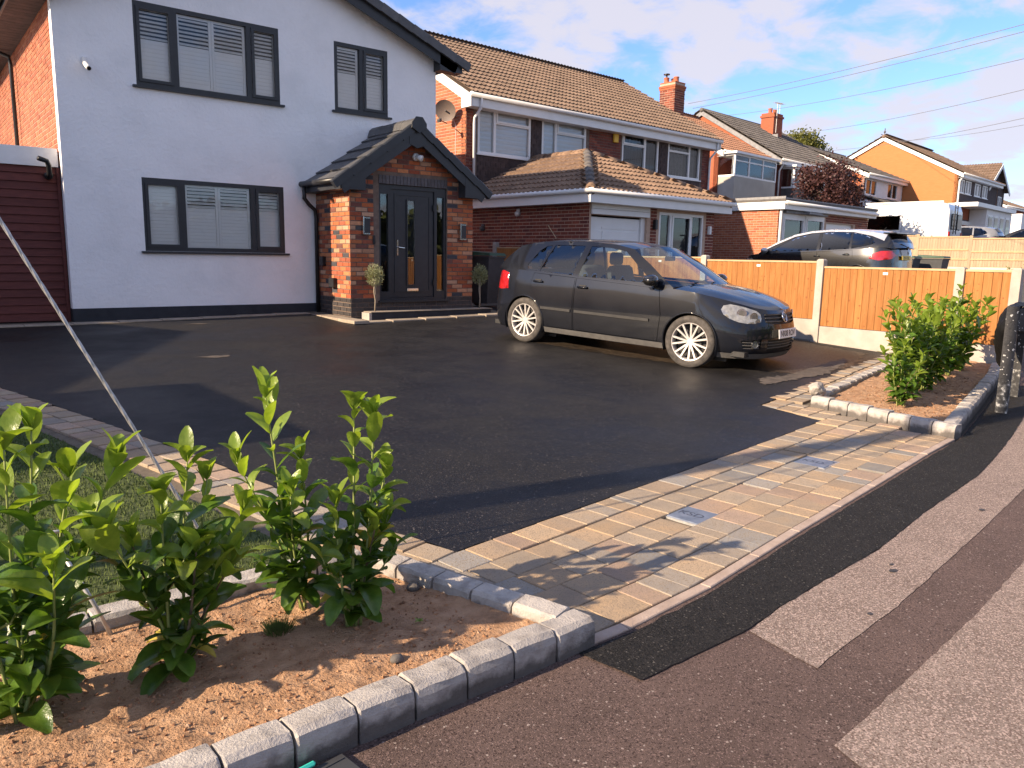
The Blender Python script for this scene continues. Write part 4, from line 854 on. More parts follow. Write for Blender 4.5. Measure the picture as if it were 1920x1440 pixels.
# main roof
obj('fascia', MB().box(-.12,W2+.12,-.30,-.27,EZ-.20,EZ+.06).box(-.12,W2+.12,-.27,-.0,EZ-.205,EZ-.195), 'white_upvc', H2)
obj('gutter', MB().tube([(-.14,-.36,EZ+.06),(W2+.14,-.36,EZ+.06)], .058, 10), 'white_upvc', H2, True)
pit = math.atan(2.42/4.32); S2 = math.hypot(2.42,4.32)
b = MB(); 
for q in ((-.32,4.0),(8.32,4.0)): b.add([(-.12,q[0],EZ+.06),(W2+.12,q[0],EZ+.06),(W2+.12,q[1],EZ+2.48),(-.12,q[1],EZ+2.48)], [(0,1,2,3)])
rf2 = obj('roof', b, 'mortar_dark', H2); tile_piece('roof_tile:m', 'tile_brown')
rt = roof_tiles((-.14,-.38,EZ+.07), (1,0,0), (0,math.cos(pit),math.sin(pit)), W2+.28, S2+.06, 'roof_tile:m', .30, .34)
tile_piece('roof_tile:g', 'tile_garage')
scatter(rt, 'roof_tile', 'tile_brown', rf2, 200, 'roof_tiles')
scatter(roof_tiles((W2+.14,8.38,EZ+.07), (-1,0,0), (0,-math.cos(pit),math.sin(pit)), W2+.28, S2+.06, 'roof_tile:m', .30, .34), 'roof_tile', 'tile_brown', rf2, 0, 'rear_roof_tiles')
piece('ridge_tile:m', MB().prism([(-.13,-.08),(-.09,.02),(0,.06),(.09,.02),(.13,-.08)], 0, .44, lambda a,c_,d: (d,a,c_)), 'tile_brown')
scatter([('ridge_tile:m', T((-.14+i*.45,4.0,EZ+2.54))) for i in range(23)], 'ridge_tile', 'tile_brown', rf2, 60, 'x')
for s_ in (0,1):
    x = -.115 if s_ == 0 else W2+.09
    for y0,y1 in ((-.34,4.0),(8.34,4.0)):
        b = MB(); b.add([(x,y0,EZ-.20),(x,y0,EZ+.05),(x,y1,EZ+2.47),(x,y1,EZ+2.22),(x+.03,y0,EZ-.20),(x+.03,y0,EZ+.05),(x+.03,y1,EZ+2.47),(x+.03,y1,EZ+2.22)], [(0,1,2,3),(7,6,5,4),(0,4,5,1),(1,5,6,2),(2,6,7,3),(3,7,4,0)]); obj('bargeboard', b, 'white_upvc', H2)
obj('eaves_box', MB().prism([(-.34,EZ-.22),(.04,EZ-.22),(.04,EZ+.02),(-.34,EZ+.02)], -.125, -.085, lambda a,c_,d: (d,a,c_)), 'white_upvc', H2)
obj('downpipe', MB().tube([(.20,-.34,EZ+.02),(.20,-.34,EZ-.2),(.20,-.08,EZ-.42),(.20,-.06,EZ-.55),(.20,-.06,2.9)], .034, 10), 'white_upvc', H2, True)
obj('downpipe', MB().tube([(W2-.06,-.34,EZ+.02),(W2-.06,-.34,EZ-.2),(W2-.06,-.08,EZ-.45),(W2-.06,-.06,EZ-.6),(W2-.06,-.06,.6)], .034, 10), 'white_upvc', H2, True)
# chimney with pots
ch = obj('chimney', MB().box(10.26,10.82,1.6,2.24,.4,EZ+2.22), 'mortar_pale', H2)
cb_ = bricks(T((10.26,1.6,0)),.56,EZ+.2,EZ+2.15,'brick_red')+bricks(T((10.26,2.24,0)) @ RZ(-math.pi/2),.64,EZ+.2,EZ+2.15,'brick_gable')
scatter(cb_, 'brick', 'brick_red', ch, 0, 'chimney_brickwork')
obj('chimney_cap', MB().box(10.24,10.84,1.58,2.26,EZ+2.0,EZ+2.07).box(10.225,10.855,1.565,2.275,EZ+2.072,EZ+2.14).cbox(10.25,10.83,1.59,2.25,EZ+2.221,EZ+2.26,.015), 'brick_gable', ch)
for i, (x,y) in enumerate(((10.42,2.1),(10.52,1.76),(10.70,2.0))): obj('chimney_pot', MB().lathe([(.09,0),(.10,.02),(.09,.04),(.085,.15),(.10,.17),(.095,.19),(.07,.19)], 14, T((x,y,EZ+2.25)) @ RX(math.pi/2)), 'terracotta', ch, True)
obj('cowl', MB().tube([(10.42,2.1,EZ+2.42),(10.42,2.1,EZ+2.54)], .03, 8).lathe([(.0,0),(.11,.0),(.11,.03),(.0,.05)], 12, T((10.42,2.1,EZ+2.54)) @ RX(math.pi/2)), 'black_plastic', ch)
obj('alarm_box', MB().rbox(5.36,5.56,-.08,-.01,4.75,5.0,.015), 'alarm_yellow', H2)
# satellite dish on the gable
b = MB(); dm = T((-.34,.42,4.93)) @ RZ(R(-62)) @ RX(R(22))
rows = []
for i in range(8):
    r_ = .28*i/7; rows.append([tuple(dm @ Vector((r_*math.cos(a*math.pi/12)*1.0, .34*(1-(r_/.33)**2)*.28+.0, r_*math.sin(a*math.pi/12)*.92))) for a in range(25)])
b.grid(rows); dish = obj('satellite_dish', b, 'dish_mesh', H2, True)
obj('dish_arm', MB().tube([tuple(dm @ Vector((0,0,-.3))), tuple(dm @ Vector((0,-.36,-.14)))], .012, 6).tube([tuple(dm @ Vector((0,.02,0))), (-.02,.42,4.82)], .02, 6).rbox(-.04,.04,-.44,-.32,-.18,-.10,.01,dm), 'trim_grey', dish)
obj('cable', MB().tube([(-.10,.42,4.80),(-.012,.40,4.6),(-.012,.42,4.2),(-.012,.41,3.0)], .006, 5), 'white_upvc', H2)
# garage
gx0, gx1, gf = .0, 4.50, -4.20; GE = 2.62
bd = rect(.06,1.90,.40,2.34); fr = rect(2.34,4.06,.45,2.50)
b = wall(MB(), rect(gx0,gx1,.3,GE+.1), [bd,fr], .2, lambda a,c_,d: (a,gf+d,c_)); b.box(gx0,gx0+.2,gf+.201,0,.3,GE+.1).box(gx1-.2,gx1,gf+.201,0,.3,GE+.1)
gar = obj('garage', b, 'mortar_pale', H2)
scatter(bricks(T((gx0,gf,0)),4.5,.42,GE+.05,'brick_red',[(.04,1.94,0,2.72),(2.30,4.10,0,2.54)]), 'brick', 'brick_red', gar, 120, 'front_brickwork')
scatter(bricks(T((gx0,0,0)) @ RZ(-math.pi/2),4.2,.42,GE+.05,'brick_red'), 'brick', 'brick_red', gar, 170, 'side_brickwork')
scatter(bricks(T((gx1,gf,0)) @ RZ(math.pi/2),4.2,.42,GE+.05,'brick_red'), 'brick', 'brick_red', gar, 0, 'far_side_brickwork')
scatter(fbx, 'brick', 'brick_red', mw, 0, 'front_brickwork')
gd = obj('garage_door', MB().box(.07,1.76,gf+.10,gf+.13,.40,2.30), 'white_upvc', H2)
obj('door_panel', MB().rbox(.14,.46,gf+.085,gf+.101,.5,2.02,.004).rbox(.52,1.70,gf+.085,gf+.101,.5,2.02,.004).box(.5,1.72,gf+.09,gf+.101,2.06,2.10), 'white_upvc', gd)
obj('door_post', MB().box(1.765,1.90,gf+.06,gf+.12,.40,2.34), 'white_upvc', gd)
b = MB()
for i in range(3): b.rbox(.04,1.94,gf-.05,gf-.009,2.35+i*.115,2.46+i*.115,.004)
obj('shutter_box', b, 'white_upvc', gd)
wn_, cu = window(H2,2.34,4.06,.45,2.50,(.26,.72),'white_upvc',gf,.06,None,'room_dark','glass_house',(),.05,((1,0),))
e0 = .30; ez = GE+.14; az_ = 3.93; L_ = 4.5+2*e0; hh = L_/2
obj('garage_fascia', MB().box(gx0-e0,gx1+e0,gf-e0,gf-e0+.03,ez-.20,ez+.04).box(gx0-e0,gx0-e0+.03,gf-e0+.03,0,ez-.20,ez+.04).box(gx1+e0-.03,gx1+e0,gf-e0+.03,0,ez-.20,ez+.04).box(gx0-e0+.03,gx1+e0-.03,gf-e0+.03,gf-.01,ez-.195,ez-.185).box(gx0-e0+.03,gx0-.01,gf-.01,0,ez-.195,ez-.185), 'white_upvc', H2)
obj('garage_gutter', MB().tube([(gx0-e0-.05,0,ez+.03),(gx0-e0-.05,gf-e0-.05,ez+.03),(gx1+e0+.05,gf-e0-.05,ez+.03)], .055, 10), 'white_upvc', H2, True)
ap = (gx0+2.25, gf-e0+hh, az_); rise = az_-ez; sl2 = math.hypot(hh,rise); c2, s2 = hh/sl2, rise/sl2
b = MB(); c0, c1, cb0, cb1 = (gx0-e0,gf-e0,ez), (gx1+e0,gf-e0,ez), (gx0-e0,0,ez), (gx1+e0,0,ez); rb = (ap[0],0,az_)
b.add([c0,c1,cb1,cb0,ap,rb], [(0,1,4),(0,4,5,3),(1,2,5,4)]); gr = obj('garage_roof', b, 'mortar_dark', H2)
LL = -gf+e0
gt = roof_tiles((gx0-e0,gf-e0-.05,ez+.015), (1,0,0), (0,c2,s2), L_, sl2, 'roof_tile:g', .30, .32, [(-.1,-.1),(L_+.1,-.1),(hh,sl2+.1)])
gt2 = roof_tiles((gx0-e0-.05,0,ez+.015), (0,-1,0), (c2,0,s2), LL, sl2, 'roof_tile:g', .30, .32, [(-.1,-.1),(LL+.1,-.1),(LL-hh,sl2),(-.1,sl2)])
gt3 = roof_tiles((gx1+e0+.05,gf-e0,ez+.015), (0,1,0), (-c2,0,s2), LL, sl2, 'roof_tile:g', .30, .32, [(-.1,-.1),(LL+.1,-.1),(LL+.1,sl2),(hh,sl2)])
scatter(gt+gt2, 'roof_tile', 'tile_garage', gr, 100, 'garage_roof_tiles'); scatter(gt3, 'roof_tile', 'tile_garage', gr, 0, 'far_garage_roof_tiles')
for (p,q) in ((c0,ap),(c1,ap),(ap,rb)):
    p, q = Vector(p), Vector(q); n_ = int((q-p).length/.42)
    for i in range(n_):
        a0 = p.lerp(q,i/n_)+Vector((0,0,.05)); a1 = p.lerp(q,(i+1.04)/n_)+Vector((0,0,.045)); obj('hip_tile', MB().tube([a0,a1], [.12,.105], 10), 'tile_slate' if p.x < 1 and i > 0 else 'tile_garage', gr, True)
for (y,z) in ((-2.0,2.42),(-.72,2.1)): obj('bulkhead_light', MB().tube([(-.01,y,z),(-.09,y,z-.02)], [.06,.055], 12).rbox(-.05,-.008,y-.05,y+.05,z+.03,z+.10,.01), 'white_upvc' if y < -1 else 'trim_grey', H2, True)
obj('wall_lantern', MB().rbox(2.10,2.18,gf-.10,gf-.01,2.1,2.32,.01), 'black_plastic', H2); obj('wall_lantern', MB().rbox(4.22,4.30,gf-.09,gf-.01,2.05,2.25,.01), 'white_upvc', H2)
# ---------------------------------------------------------------- new timber fence on the boundary
F1 = thing('timber_fence', 'new orange timber board fence with concrete posts behind the dark car', 'fence', (11.0,8.0,0))
piece('board:f', MB().cbox(-.0490,.0490,-.5,.5,-.006,.010,.004), 'fence_new')
PY = [(3.69,1.40),(4.35,1.40),(6.33,1.48),(8.50,1.52),(10.5,1.60),(12.5,1.68),(14.5,1.76)]
for (y,zt) in PY: obj('post', MB().cbox(-.055,.055,y-8-.055,y-8+.055,gz(11,y)-.1,zt,.02), 'concrete', F1)
for (a,za),(b_,zb) in zip(PY,PY[1:]):
    y0, y1 = a+.055-8, b_-.055-8; base = gz(11,(a+b_)/2)-.02; top = za-.055 if a < 6 else za-.06
    obj('gravel_board', MB().cbox(-.028,.028,y0,y1,base,base+.31,.004), 'concrete', F1)
    pn = obj('panel', MB().box(.014,.04,y0,y1,base+.35,base+.40).box(.014,.04,y0,y1,top-.12,top-.07).box(.012,.03,y0,y0+.04,base+.315,top).box(.012,.03,y1-.04,y1,base+.315,top), 'fence_new', F1)
    obj('capping', MB().box(-.026,.038,y0,y1,top,top+.028), 'wood_raw', pn)
    n_ = max(2,round((y1-y0)/.104)); w_ = (y1-y0)/n_; h = top-base-.315
    for i in range(n_): link('board', PIECE['board:f'], pn, T((-.004,y0+w_*(i+.5),base+.315+h/2)) @ RZ(-math.pi/2) @ RX(math.pi/2) @ RY(R(5.0)) @ Matrix.Diagonal((w_/.104,h,1,1)))
    if 4 < a < 9: obj('tag', MB().box(-.018,-.014,(y0+y1)/2-.03,(y0+y1)/2+.04,top-.075,top-.04), 'white_upvc', pn)
# weathered fence further up the hill
F2 = thing('weathered_fence', 'pale weathered panel fence on the raised ground up the hill', 'fence', (32.86,12.77,0), R(97))
for i in range(-4,5):
    x = i*1.92; zt = 2.50+.07*i; obj('post', MB().cbox(x-.06,x+.06,-.06,.06,.9,zt+.06,.02), 'fence_old', F2)
    if i < 4:
        pn = obj('panel', MB().box(x+.06,x+1.86,-.0,.03,1.30,zt+.03), 'fence_old', F2); b = MB()
        for k in range(18): b.box(x+.06+k*.1,x+.155+k*.1,.031,.045,1.36,zt+.0)
        o = obj('boards', b, 'fence_old', pn); o['kind'] = 'stuff'
        obj('rail', MB().box(x+.06,x+1.86,.046,.075,zt-.02,zt+.035).box(x+.06,x+1.86,.046,.075,zt-.52,zt-.46).box(x+.06,x+1.86,.046,.075,1.62,1.67), 'wood_raw', pn)
        obj('gravel_board', MB().box(x+.06,x+1.86,-.0,.04,.95,1.35), 'cream_wall', F2)
gw = thing('garden_wall', 'low red brick garden wall with cream coping below the weathered fence', 'wall', (31.2,9.6,0), R(100))
obj('wall', MB().box(-3.5,2.6,-.1,.1,.6,1.22), 'brick_red', gw); obj('coping', MB().box(-3.5,2.6,-.14,.14,1.22,1.29), 'cream_wall', gw)
b = MB(); rr = random.Random(5)
for k in range(700):
    x = rr.uniform(-3,1.2); p = Vector((x,rr.uniform(-.3,.2),1.27+rr.random()**2*.22*(1+math.sin(x*5)))); d = Vector((rr.uniform(-1,1),rr.uniform(-1,1),rr.uniform(-.2,1))).normalized()*.07; s_ = d.cross(Vector((.3,.5,.8))).normalized()*.02
    b.add([p,p+d*.5+s_,p+d,p+d*.5-s_],[(0,1,2,3)])
tag(obj('creeper', b, 'leaf_tree', None, False, gw.matrix_basis.copy() if False else T((31.2,9.6,0)) @ RZ(R(100))), 'straggly dry creeper lying along the low brick wall', 'plant')

# ---------------------------------------------------------------- houses up the hill
def rows(O, ex, es, W, S, key, parent, name='roof_tiles', poly=None):
    scatter(roof_tiles(O, ex, es, W, S, key, .33, .36, poly), 'roof_tile', MATS and key.split(':')[1], parent, 0, name)
for k_, m_ in (('roof_tile:tile_red','tile_red'),('roof_tile:tile_slate','tile_slate'),('roof_tile:tile_brown','tile_brown')): tile_piece(k_, m_, .33, .43)
def gabled(name, label, P, rot, W, D, base, ez, rz, side, front, roof, wins=(), fascia='white_upvc', verge=None, group='houses stepping up the hill', over=.28):
    h = thing(name, label, 'house', (P[0],P[1],0), R(rot), group)
    obj('front_wall', wall(MB(), rect(0,W,base,ez), [rect(*q[:4]) for q in wins], .2, lambda a,c_,d: (a,d,c_)), front, h)
    g_ = [(0,base),(D,base),(D,ez),(D/2,rz-.06),(0,ez)]
    obj('gable_wall', wall(MB(), g_, [], .2, lambda a,c_,d: (d,a,c_)), side, h); obj('gable_wall', wall(MB(), g_, [], .2, lambda a,c_,d: (W-d,a,c_)), side, h)
    obj('rear_wall', MB().box(.2,W-.2,D-.2,D,base,ez), side, h)
    dz = rz-ez; sl = math.hypot(D/2+over,dz); v0 = -over; c_, s_ = (D/2+over)/sl, dz/sl
    b = MB(); 
    for q0 in (v0, D-v0): b.add([(-.1,q0,ez),(W+.1,q0,ez),(W+.1,D/2,rz),(-.1,D/2,rz)], [(0,1,2,3)])
    rf = obj('roof', b, roof, h); k = 'roof_tile:'+roof
    rows((-.12,v0-.06,ez+.015), (1,0,0), (0,c_,s_), W+.24, sl+.04, k, rf); rows((W+.12,D-v0+.06,ez+.015), (-1,0,0), (0,-c_,s_), W+.24, sl+.04, k, rf, 'rear_roof_tiles')
    obj('ridge', MB().tube([(-.12,D/2,rz+.03),(W+.12,D/2,rz+.03)], .11, 8), roof, rf, True)
    obj('fascia', MB().box(-.1,W+.1,v0,v0+.03,ez-.18,ez+.03).box(-.1,W+.1,v0+.03,0,ez-.185,ez-.175), fascia, h)
    obj('gutter', MB().tube([(-.12,v0-.05,ez+.02),(W+.12,v0-.05,ez+.02)], .055, 8), fascia, h, True)
    for x in (-.10,W+.07):
        for q0 in (v0, D-v0):
            b = MB(); b.add([(x,q0,ez-.2),(x,q0,ez+.02),(x,D/2,rz),(x,D/2,rz-.22),(x+.03,q0,ez-.2),(x+.03,q0,ez+.02),(x+.03,D/2,rz),(x+.03,D/2,rz-.22)], [(0,1,2,3),(7,6,5,4),(0,4,5,1),(1,5,6,2),(2,6,7,3),(3,7,4,0)]); obj('bargeboard', b, verge or fascia, h)
    for q in wins:
        window(h, q[0],q[1],q[2],q[3], q[4] if len(q) > 4 else (.5,), 'white_upvc', 0, .07, 'white_upvc', 'blind' if len(q) > 5 else 'room_dark', 'glass_house', (), .05)
    return h
def bay(h, u0, u1, z0, z1, pr=.55, panel=None, pm='beige_panel', blind='room_dark', roofm='white_upvc'):
    """projecting box window with glazed front and sides over a solid panel"""
    b = MB(); v0 = -pr; fw = .07
    for (a,c_) in ((u0,u0+fw),(u1-fw,u1)): b.box(a,c_,v0,v0+fw,z0,z1)
    n_ = 3
    for i in range(1,n_): x = u0+(u1-u0)*i/n_; b.box(x-fw/2,x+fw/2,v0,v0+fw,z0+fw,z1-fw)
    b.box(u0+fw,u1-fw,v0,v0+fw,z0,z0+fw).box(u0+fw,u1-fw,v0,v0+fw,z1-fw,z1).box(u0,u0+fw,v0+fw,0,z0,z0+fw).box(u0,u0+fw,v0+fw,0,z1-fw,z1).box(u1-fw,u1,v0+fw,0,z0,z0+fw).box(u1-fw,u1,v0+fw,0,z1-fw,z1)
    b.box(u0+fw,u1-fw,v0+.005,v0+fw-.005,z0+(z1-z0)*.68,z0+(z1-z0)*.68+.05)
    w_ = obj('bay_window', b, 'white_upvc', h)
    for i in range(n_): obj('pane', MB().box(u0+(u1-u0)*i/n_+.04,u0+(u1-u0)*(i+1)/n_-.04,v0+.03,v0+.036,z0+.05,z1-.05), 'glass_house', w_)
    obj('pane', MB().box(u0+.03,u0+.036,v0+.05,-.01,z0+.05,z1-.05), 'glass_house', w_); obj('pane', MB().box(u1-.036,u1-.03,v0+.05,-.01,z0+.05,z1-.05), 'glass_house', w_)
    curtains(w_, u0+.1, u0+(u1-u0)*.24, z0+.06, z1-.06, v0+.18, 'shutter'); curtains(w_, u1-(u1-u0)*.24, u1-.1, z0+.06, z1-.06, v0+.18, 'shutter')
    obj('bay_roof', MB().box(u0-.12,u1+.12,v0-.12,0,z1,z1+.09), roofm, h)
    if panel: obj('bay_panel', MB().box(u0,u1,v0+.01,0,panel,z0), pm, h)
H3 = gabled('terraced_house', 'brick house with a glazed white bay over beige panels beside the red-tiled roof', (27.12,20.59), 7, 5.2, 8.0, .8, 5.86, 8.15, 'brick_gable', 'brick_red', 'tile_red', [])
bay(H3, .05, 3.7, 4.86, 5.76, .75, 3.9); obj('downpipe', MB().tube([(5.1,-.3,5.8),(5.1,-.06,5.4),(5.1,-.06,1)], .035, 8), 'white_upvc', H3, True)
H4 = gabled('terraced_house', 'brick house with grey tiled roof and tall brick chimney behind the plum tree', (31.73,20.84), 7, 7.6, 8.0, .9, 5.95, 8.55, 'brick_gable', 'brick_red', 'tile_slate', [], verge='lead')
bay(H4, .55, 3.9, 4.75, 5.68, .6, 3.6, 'tile_slate'); obj('downpipe', MB().tube([(.15,-.3,5.9),(.15,-.06,5.5),(.15,-.06,1)], .04, 8), 'white_upvc', H4, True)
c4 = obj('chimney', MB().box(4.75,5.75,2.7,3.4,7.0,9.0).box(4.70,5.80,2.65,3.45,8.78,8.88), 'brick_gable', H4)
for i in range(2): obj('chimney_pot', MB().lathe([(.12,0),(.10,.05),(.10,.22),(.13,.25),(.1,.25)], 12, T((5.0+i*.5,3.05,9.0)) @ RX(math.pi/2)), 'terracotta', c4, True)
obj('flashing', MB().box(4.70,4.749,2.4,3.5,7.3,7.9).box(4.749,5.76,2.64,2.70,7.2,7.45), 'lead', c4)
def aerial(h, x, y, z0, z1):
    b = MB().tube([(x,y,z0),(x,y,z1)], .015, 6).tube([(x-.35,y,z1),(x+.45,y,z1+.05)], .01, 5)
    for i in range(7): xx = x-.3+i*.11; b.tube([(xx,y-.14,z1+.007*i),(xx,y+.14,z1+.007*i)], .006, 4)
    obj('aerial', b, 'galv', h)
aerial(H4, 4.9, 2.62, 8.0, 9.45); aerial(H4, 5.95, 3.0, 8.0, 9.6)
H5 = gabled('clad_house', 'house with white clad front and white gable fascia behind the white van', (41.83,22.0), 7, 6.2, 7.6, 1.2, 6.2, 8.0, 'brick_gable', 'white_paint', 'tile_slate', [(.3,1.9,5.15,6.02,(.5,)),(3.6,5.2,5.15,6.02,(.5,))])
b = MB().add([(-.4,0,5.0),(11.5,0,5.0),(11.5,-3.0,3.95),(-.4,-3.0,3.95)], [(0,1,2,3)]); lt = obj('lean_to_roof', b, 'tile_slate', H5)
rows((-.4,-3.05,3.97), (1,0,0), (0,3.0/3.18,1.05/3.18), 11.9, 3.2, 'roof_tile:tile_slate', lt)
obj('lean_to_wall', MB().prism([(0,4.95),(-2.95,3.9),(-2.95,1.2),(0,1.2)], -.35, -.15, lambda a,c_,d: (d,a,c_)).box(-.35,11.4,-2.95,-2.8,1.2,3.9), 'white_paint', H5)
obj('lean_to_fascia', MB().box(-.5,11.5,-3.15,-3.06,3.75,3.98), 'white_upvc', H5)
H6 = gabled('gabled_house', 'large house with bright orange gable wall and dark tile-hung front', (48.2,19.79), 7, 8.8, 8.6, 1.4, 6.55, 8.98, 'brick_buff', 'hung_tile', 'tile_brown', [(.30,1.35,5.55,6.32,(.5,),1),(1.55,2.75,5.55,6.32,(.5,),1),(3.5,4.8,5.55,6.32,(.5,),1),(5.2,6.4,5.55,6.32,(.5,),1)], verge='white_upvc')
obj('lower_front', MB().box(0,2.6,-.06,0,1.4,4.82), 'brick_gable', H6)
obj('porch_roof', MB().box(-.2,8.7,-1.2,-.0,4.72,4.95), 'white_upvc', H6); obj('porch_front', MB().box(2.6,8.6,-1.0,-.1,1.4,4.70), 'white_paint', H6)
for x in (2.9,4.2,5.6,7.0): 
    w_ = obj('porch_window', MB().box(x,x+1.0,-1.04,-1.001,1.6,4.4), 'white_upvc', H6); obj('pane', MB().box(x+.1,x+.9,-1.06,-1.041,1.7,4.3), 'glass_dark', w_)
obj('downpipe', MB().tube([(.1,-.3,6.5),(.06,-.07,6.2),(.06,-.07,1.5)], .05, 8), 'white_upvc', H6, True)
obj('finial', MB().tube([(0,4.3,8.9),(0,4.3,9.5)], .03, 6).lathe([(.0,0),(.08,.08),(0,.18)], 8, T((0,4.3,9.2)) @ RX(math.pi/2)), 'tile_slate', H6)
obj('wall_conduit', MB().tube([(-.02,3.2,6.2),(-.02,3.2,4.4)], .02, 5).tube([(-.02,3.2,4.4),(-.02,2.6,4.3)], .02, 5).rbox(-.1,0,2.9,3.1,6.1,6.3,.01), 'hung_tile', H6)
# front-gabled brown house
H7 = thing('tile_hung_house', 'brown tile-hung house with a front gable beyond the orange gable', 'house', (58.4,21.3,0), R(7), 'houses stepping up the hill')
g7 = [(-3.4,1.6),(1.3,1.6),(1.3,6.35),(-1.05,7.85),(-3.4,6.35)]
obj('front_wall', wall(MB(), g7, [rect(-.2,.8,5.1,6.0)], .2, lambda a,c_,d: (a,d,c_)).box(-3.4,-3.2,.2,7,1.6,6.35).box(1.1,1.3,.2,7,1.6,6.35), 'hung_tile', H7)
b = MB()
for s_ in (-1,1): e = -1.05+s_*2.6; b.add([(-1.05,-.25,7.95),(e,-.25,6.29),(e,7.2,6.29),(-1.05,7.2,7.95)], [(0,1,2,3)])
r7 = obj('roof', b, 'tile_brown', H7); l7 = math.hypot(2.6,1.66)
rows((-3.65,7.2,6.30), (0,-1,0), (2.6/l7,0,1.66/l7), 7.45, l7, 'roof_tile:tile_brown', r7)
for s_ in (-1,1): b = MB(); bar(b, (-1.05,-.28+.004*s_,7.86), (-1.05+s_*2.65,-.28+.004*s_,6.17), .04, .2); obj('bargeboard', b, 'white_upvc', H7)
window(H7, -.2,.8,5.1,6.0, (.5,), 'white_upvc', 0, .07, 'white_upvc', 'blind', 'glass_house', (), .05)
window(H7, -2.9,-2.4,5.1,6.2, (), 'white_upvc', -.04, .07, None, 'blind', 'glass_house', (), .05)
H8 = gabled('distant_house', 'farthest brick house with brown roof and small chimney at the right edge', (79.0,28.3), 7, 16, 9, 2.0, 6.75, 8.6, 'brick_gable', 'brick_gable', 'tile_brown', [(2.5,4.0,5.2,6.3,(.5,)),(7,9,5.2,6.3,(.5,))])
c8 = obj('chimney', MB().box(7.5,8.6,4.1,4.9,8.2,9.9), 'brick_red', H8)
obj('lower_panel', MB().box(-.5,2.6,-1.6,-.05,2,6.0), 'white_paint', H8)
# flat-roofed garage block
G3 = thing('flat_roof_garage', 'flat-roofed brick garage with white fascia behind the parked black car', 'garage', (21.5,13.95,0), R(4))
b = wall(MB(), rect(0,6.4,.5,3.02), [rect(.30,3.02,.7,2.92), rect(3.2,5.25,.6,2.74)], .2, lambda a,c_,d: (a,d,c_)); b.box(0,.2,.201,6,.5,3.02).box(6.2,6.4,.201,6,.5,3.02).box(.2,6.2,5.8,6,.5,3.02)
g3w = obj('wall', b, 'mortar_pale', G3)
scatter(bricks(T((0,6,0)) @ RZ(-math.pi/2),6,1.2,2.98,'brick_gable'), 'brick', 'brick_gable', g3w, 150, 'side_brickwork')
scatter(bricks(T((0,0,0)),6.4,1.2,2.98,'brick_red',[(.2,3.1,0,9),(3.16,5.3,0,2.78)]), 'brick', 'brick_red', g3w, 60, 'front_brickwork')
obj('fascia', MB().box(-.1,6.5,-.25,-.22,3.02,3.27).box(-.1,-.07,-.22,6.1,3.02,3.27).box(6.47,6.5,-.22,6.1,3.02,3.27).box(-.07,6.47,-.22,0,3.02,3.03), 'white_upvc', G3)
obj('roof', MB().box(-.13,6.53,-.28,6.13,3.27,3.32), 'tile_slate', G3); obj('roof_edge', MB().box(-.135,-.10,-.28,6.13,3.325,3.40).box(-.10,6.53,-.285,-.25,3.325,3.36), 'lead', G3)
obj('gutter', MB().tube([(-.1,-.31,3.22),(6.5,-.31,3.16)], .055, 8), 'white_upvc', G3, True); obj('downpipe', MB().tube([(.05,-.28,3.2),(.05,-.07,3.0),(.05,-.07,.6)], .05, 8), 'white_upvc', G3, True)
obj('canopy', MB().box(.28,3.05,-.12,0,2.93,3.0).box(1.3,2.2,-.35,-.12,2.93,2.99), 'lead', G3)
window(G3, .30,1.74,.7,2.92,(), 'white_upvc', 0, .14, None, 'room_dark', 'glass_house', (), .05, ((0,0),)); window(G3, 1.74,3.02,.7,2.92,(), 'white_upvc', -.02, .12, None, 'room_dark', 'glass_house', (), .05, ((0,0),))
g3 = obj('garage_door', MB().box(3.2,5.25,.08,.12,.6,2.74), 'white_upvc', G3)
for i in range(4): obj('door_panel', MB().rbox(3.26,5.19,.055,.081,.7+i*.5,1.14+i*.5,.006), 'white_upvc', g3)
# neighbours to the left, outside the picture: they throw the shadows on the drive
LN = thing('bungalow', 'brick bungalow next door to the left, outside the frame', 'house', (-14.0,8.55,0))
g_ = [(0,.2),(8.2,.2),(8.2,3.45),(4.11,4.66),(0,3.45)]
obj('wall', wall(MB(), g_, [], .2, lambda a,c_,d: (8.0-d,a,c_)).box(0,7.8,0,.2,.2,3.45).box(0,7.8,8.0,8.2,.2,3.45).box(0,.2,.2,8,.2,3.45), 'brick_gable', LN)
obj('roof', MB().add([(-.1,-.2,3.40),(8.05,-.2,3.40),(8.05,4.11,4.72),(-.1,4.11,4.72),(-.1,8.4,3.40),(8.05,8.4,3.40)], [(0,1,2,3),(3,2,5,4)]), 'tile_brown', LN)
LG = thing('left_garage', 'flat-roofed garage next door to the left, outside the frame', 'garage', (-8.35,6.25,0))
obj('wall', MB().box(0,5,0,2.1,.0,2.62), 'brick_red', LG); obj('roof', MB().box(-.1,5.1,-.1,2.2,2.62,2.80), 'tile_slate', LG)

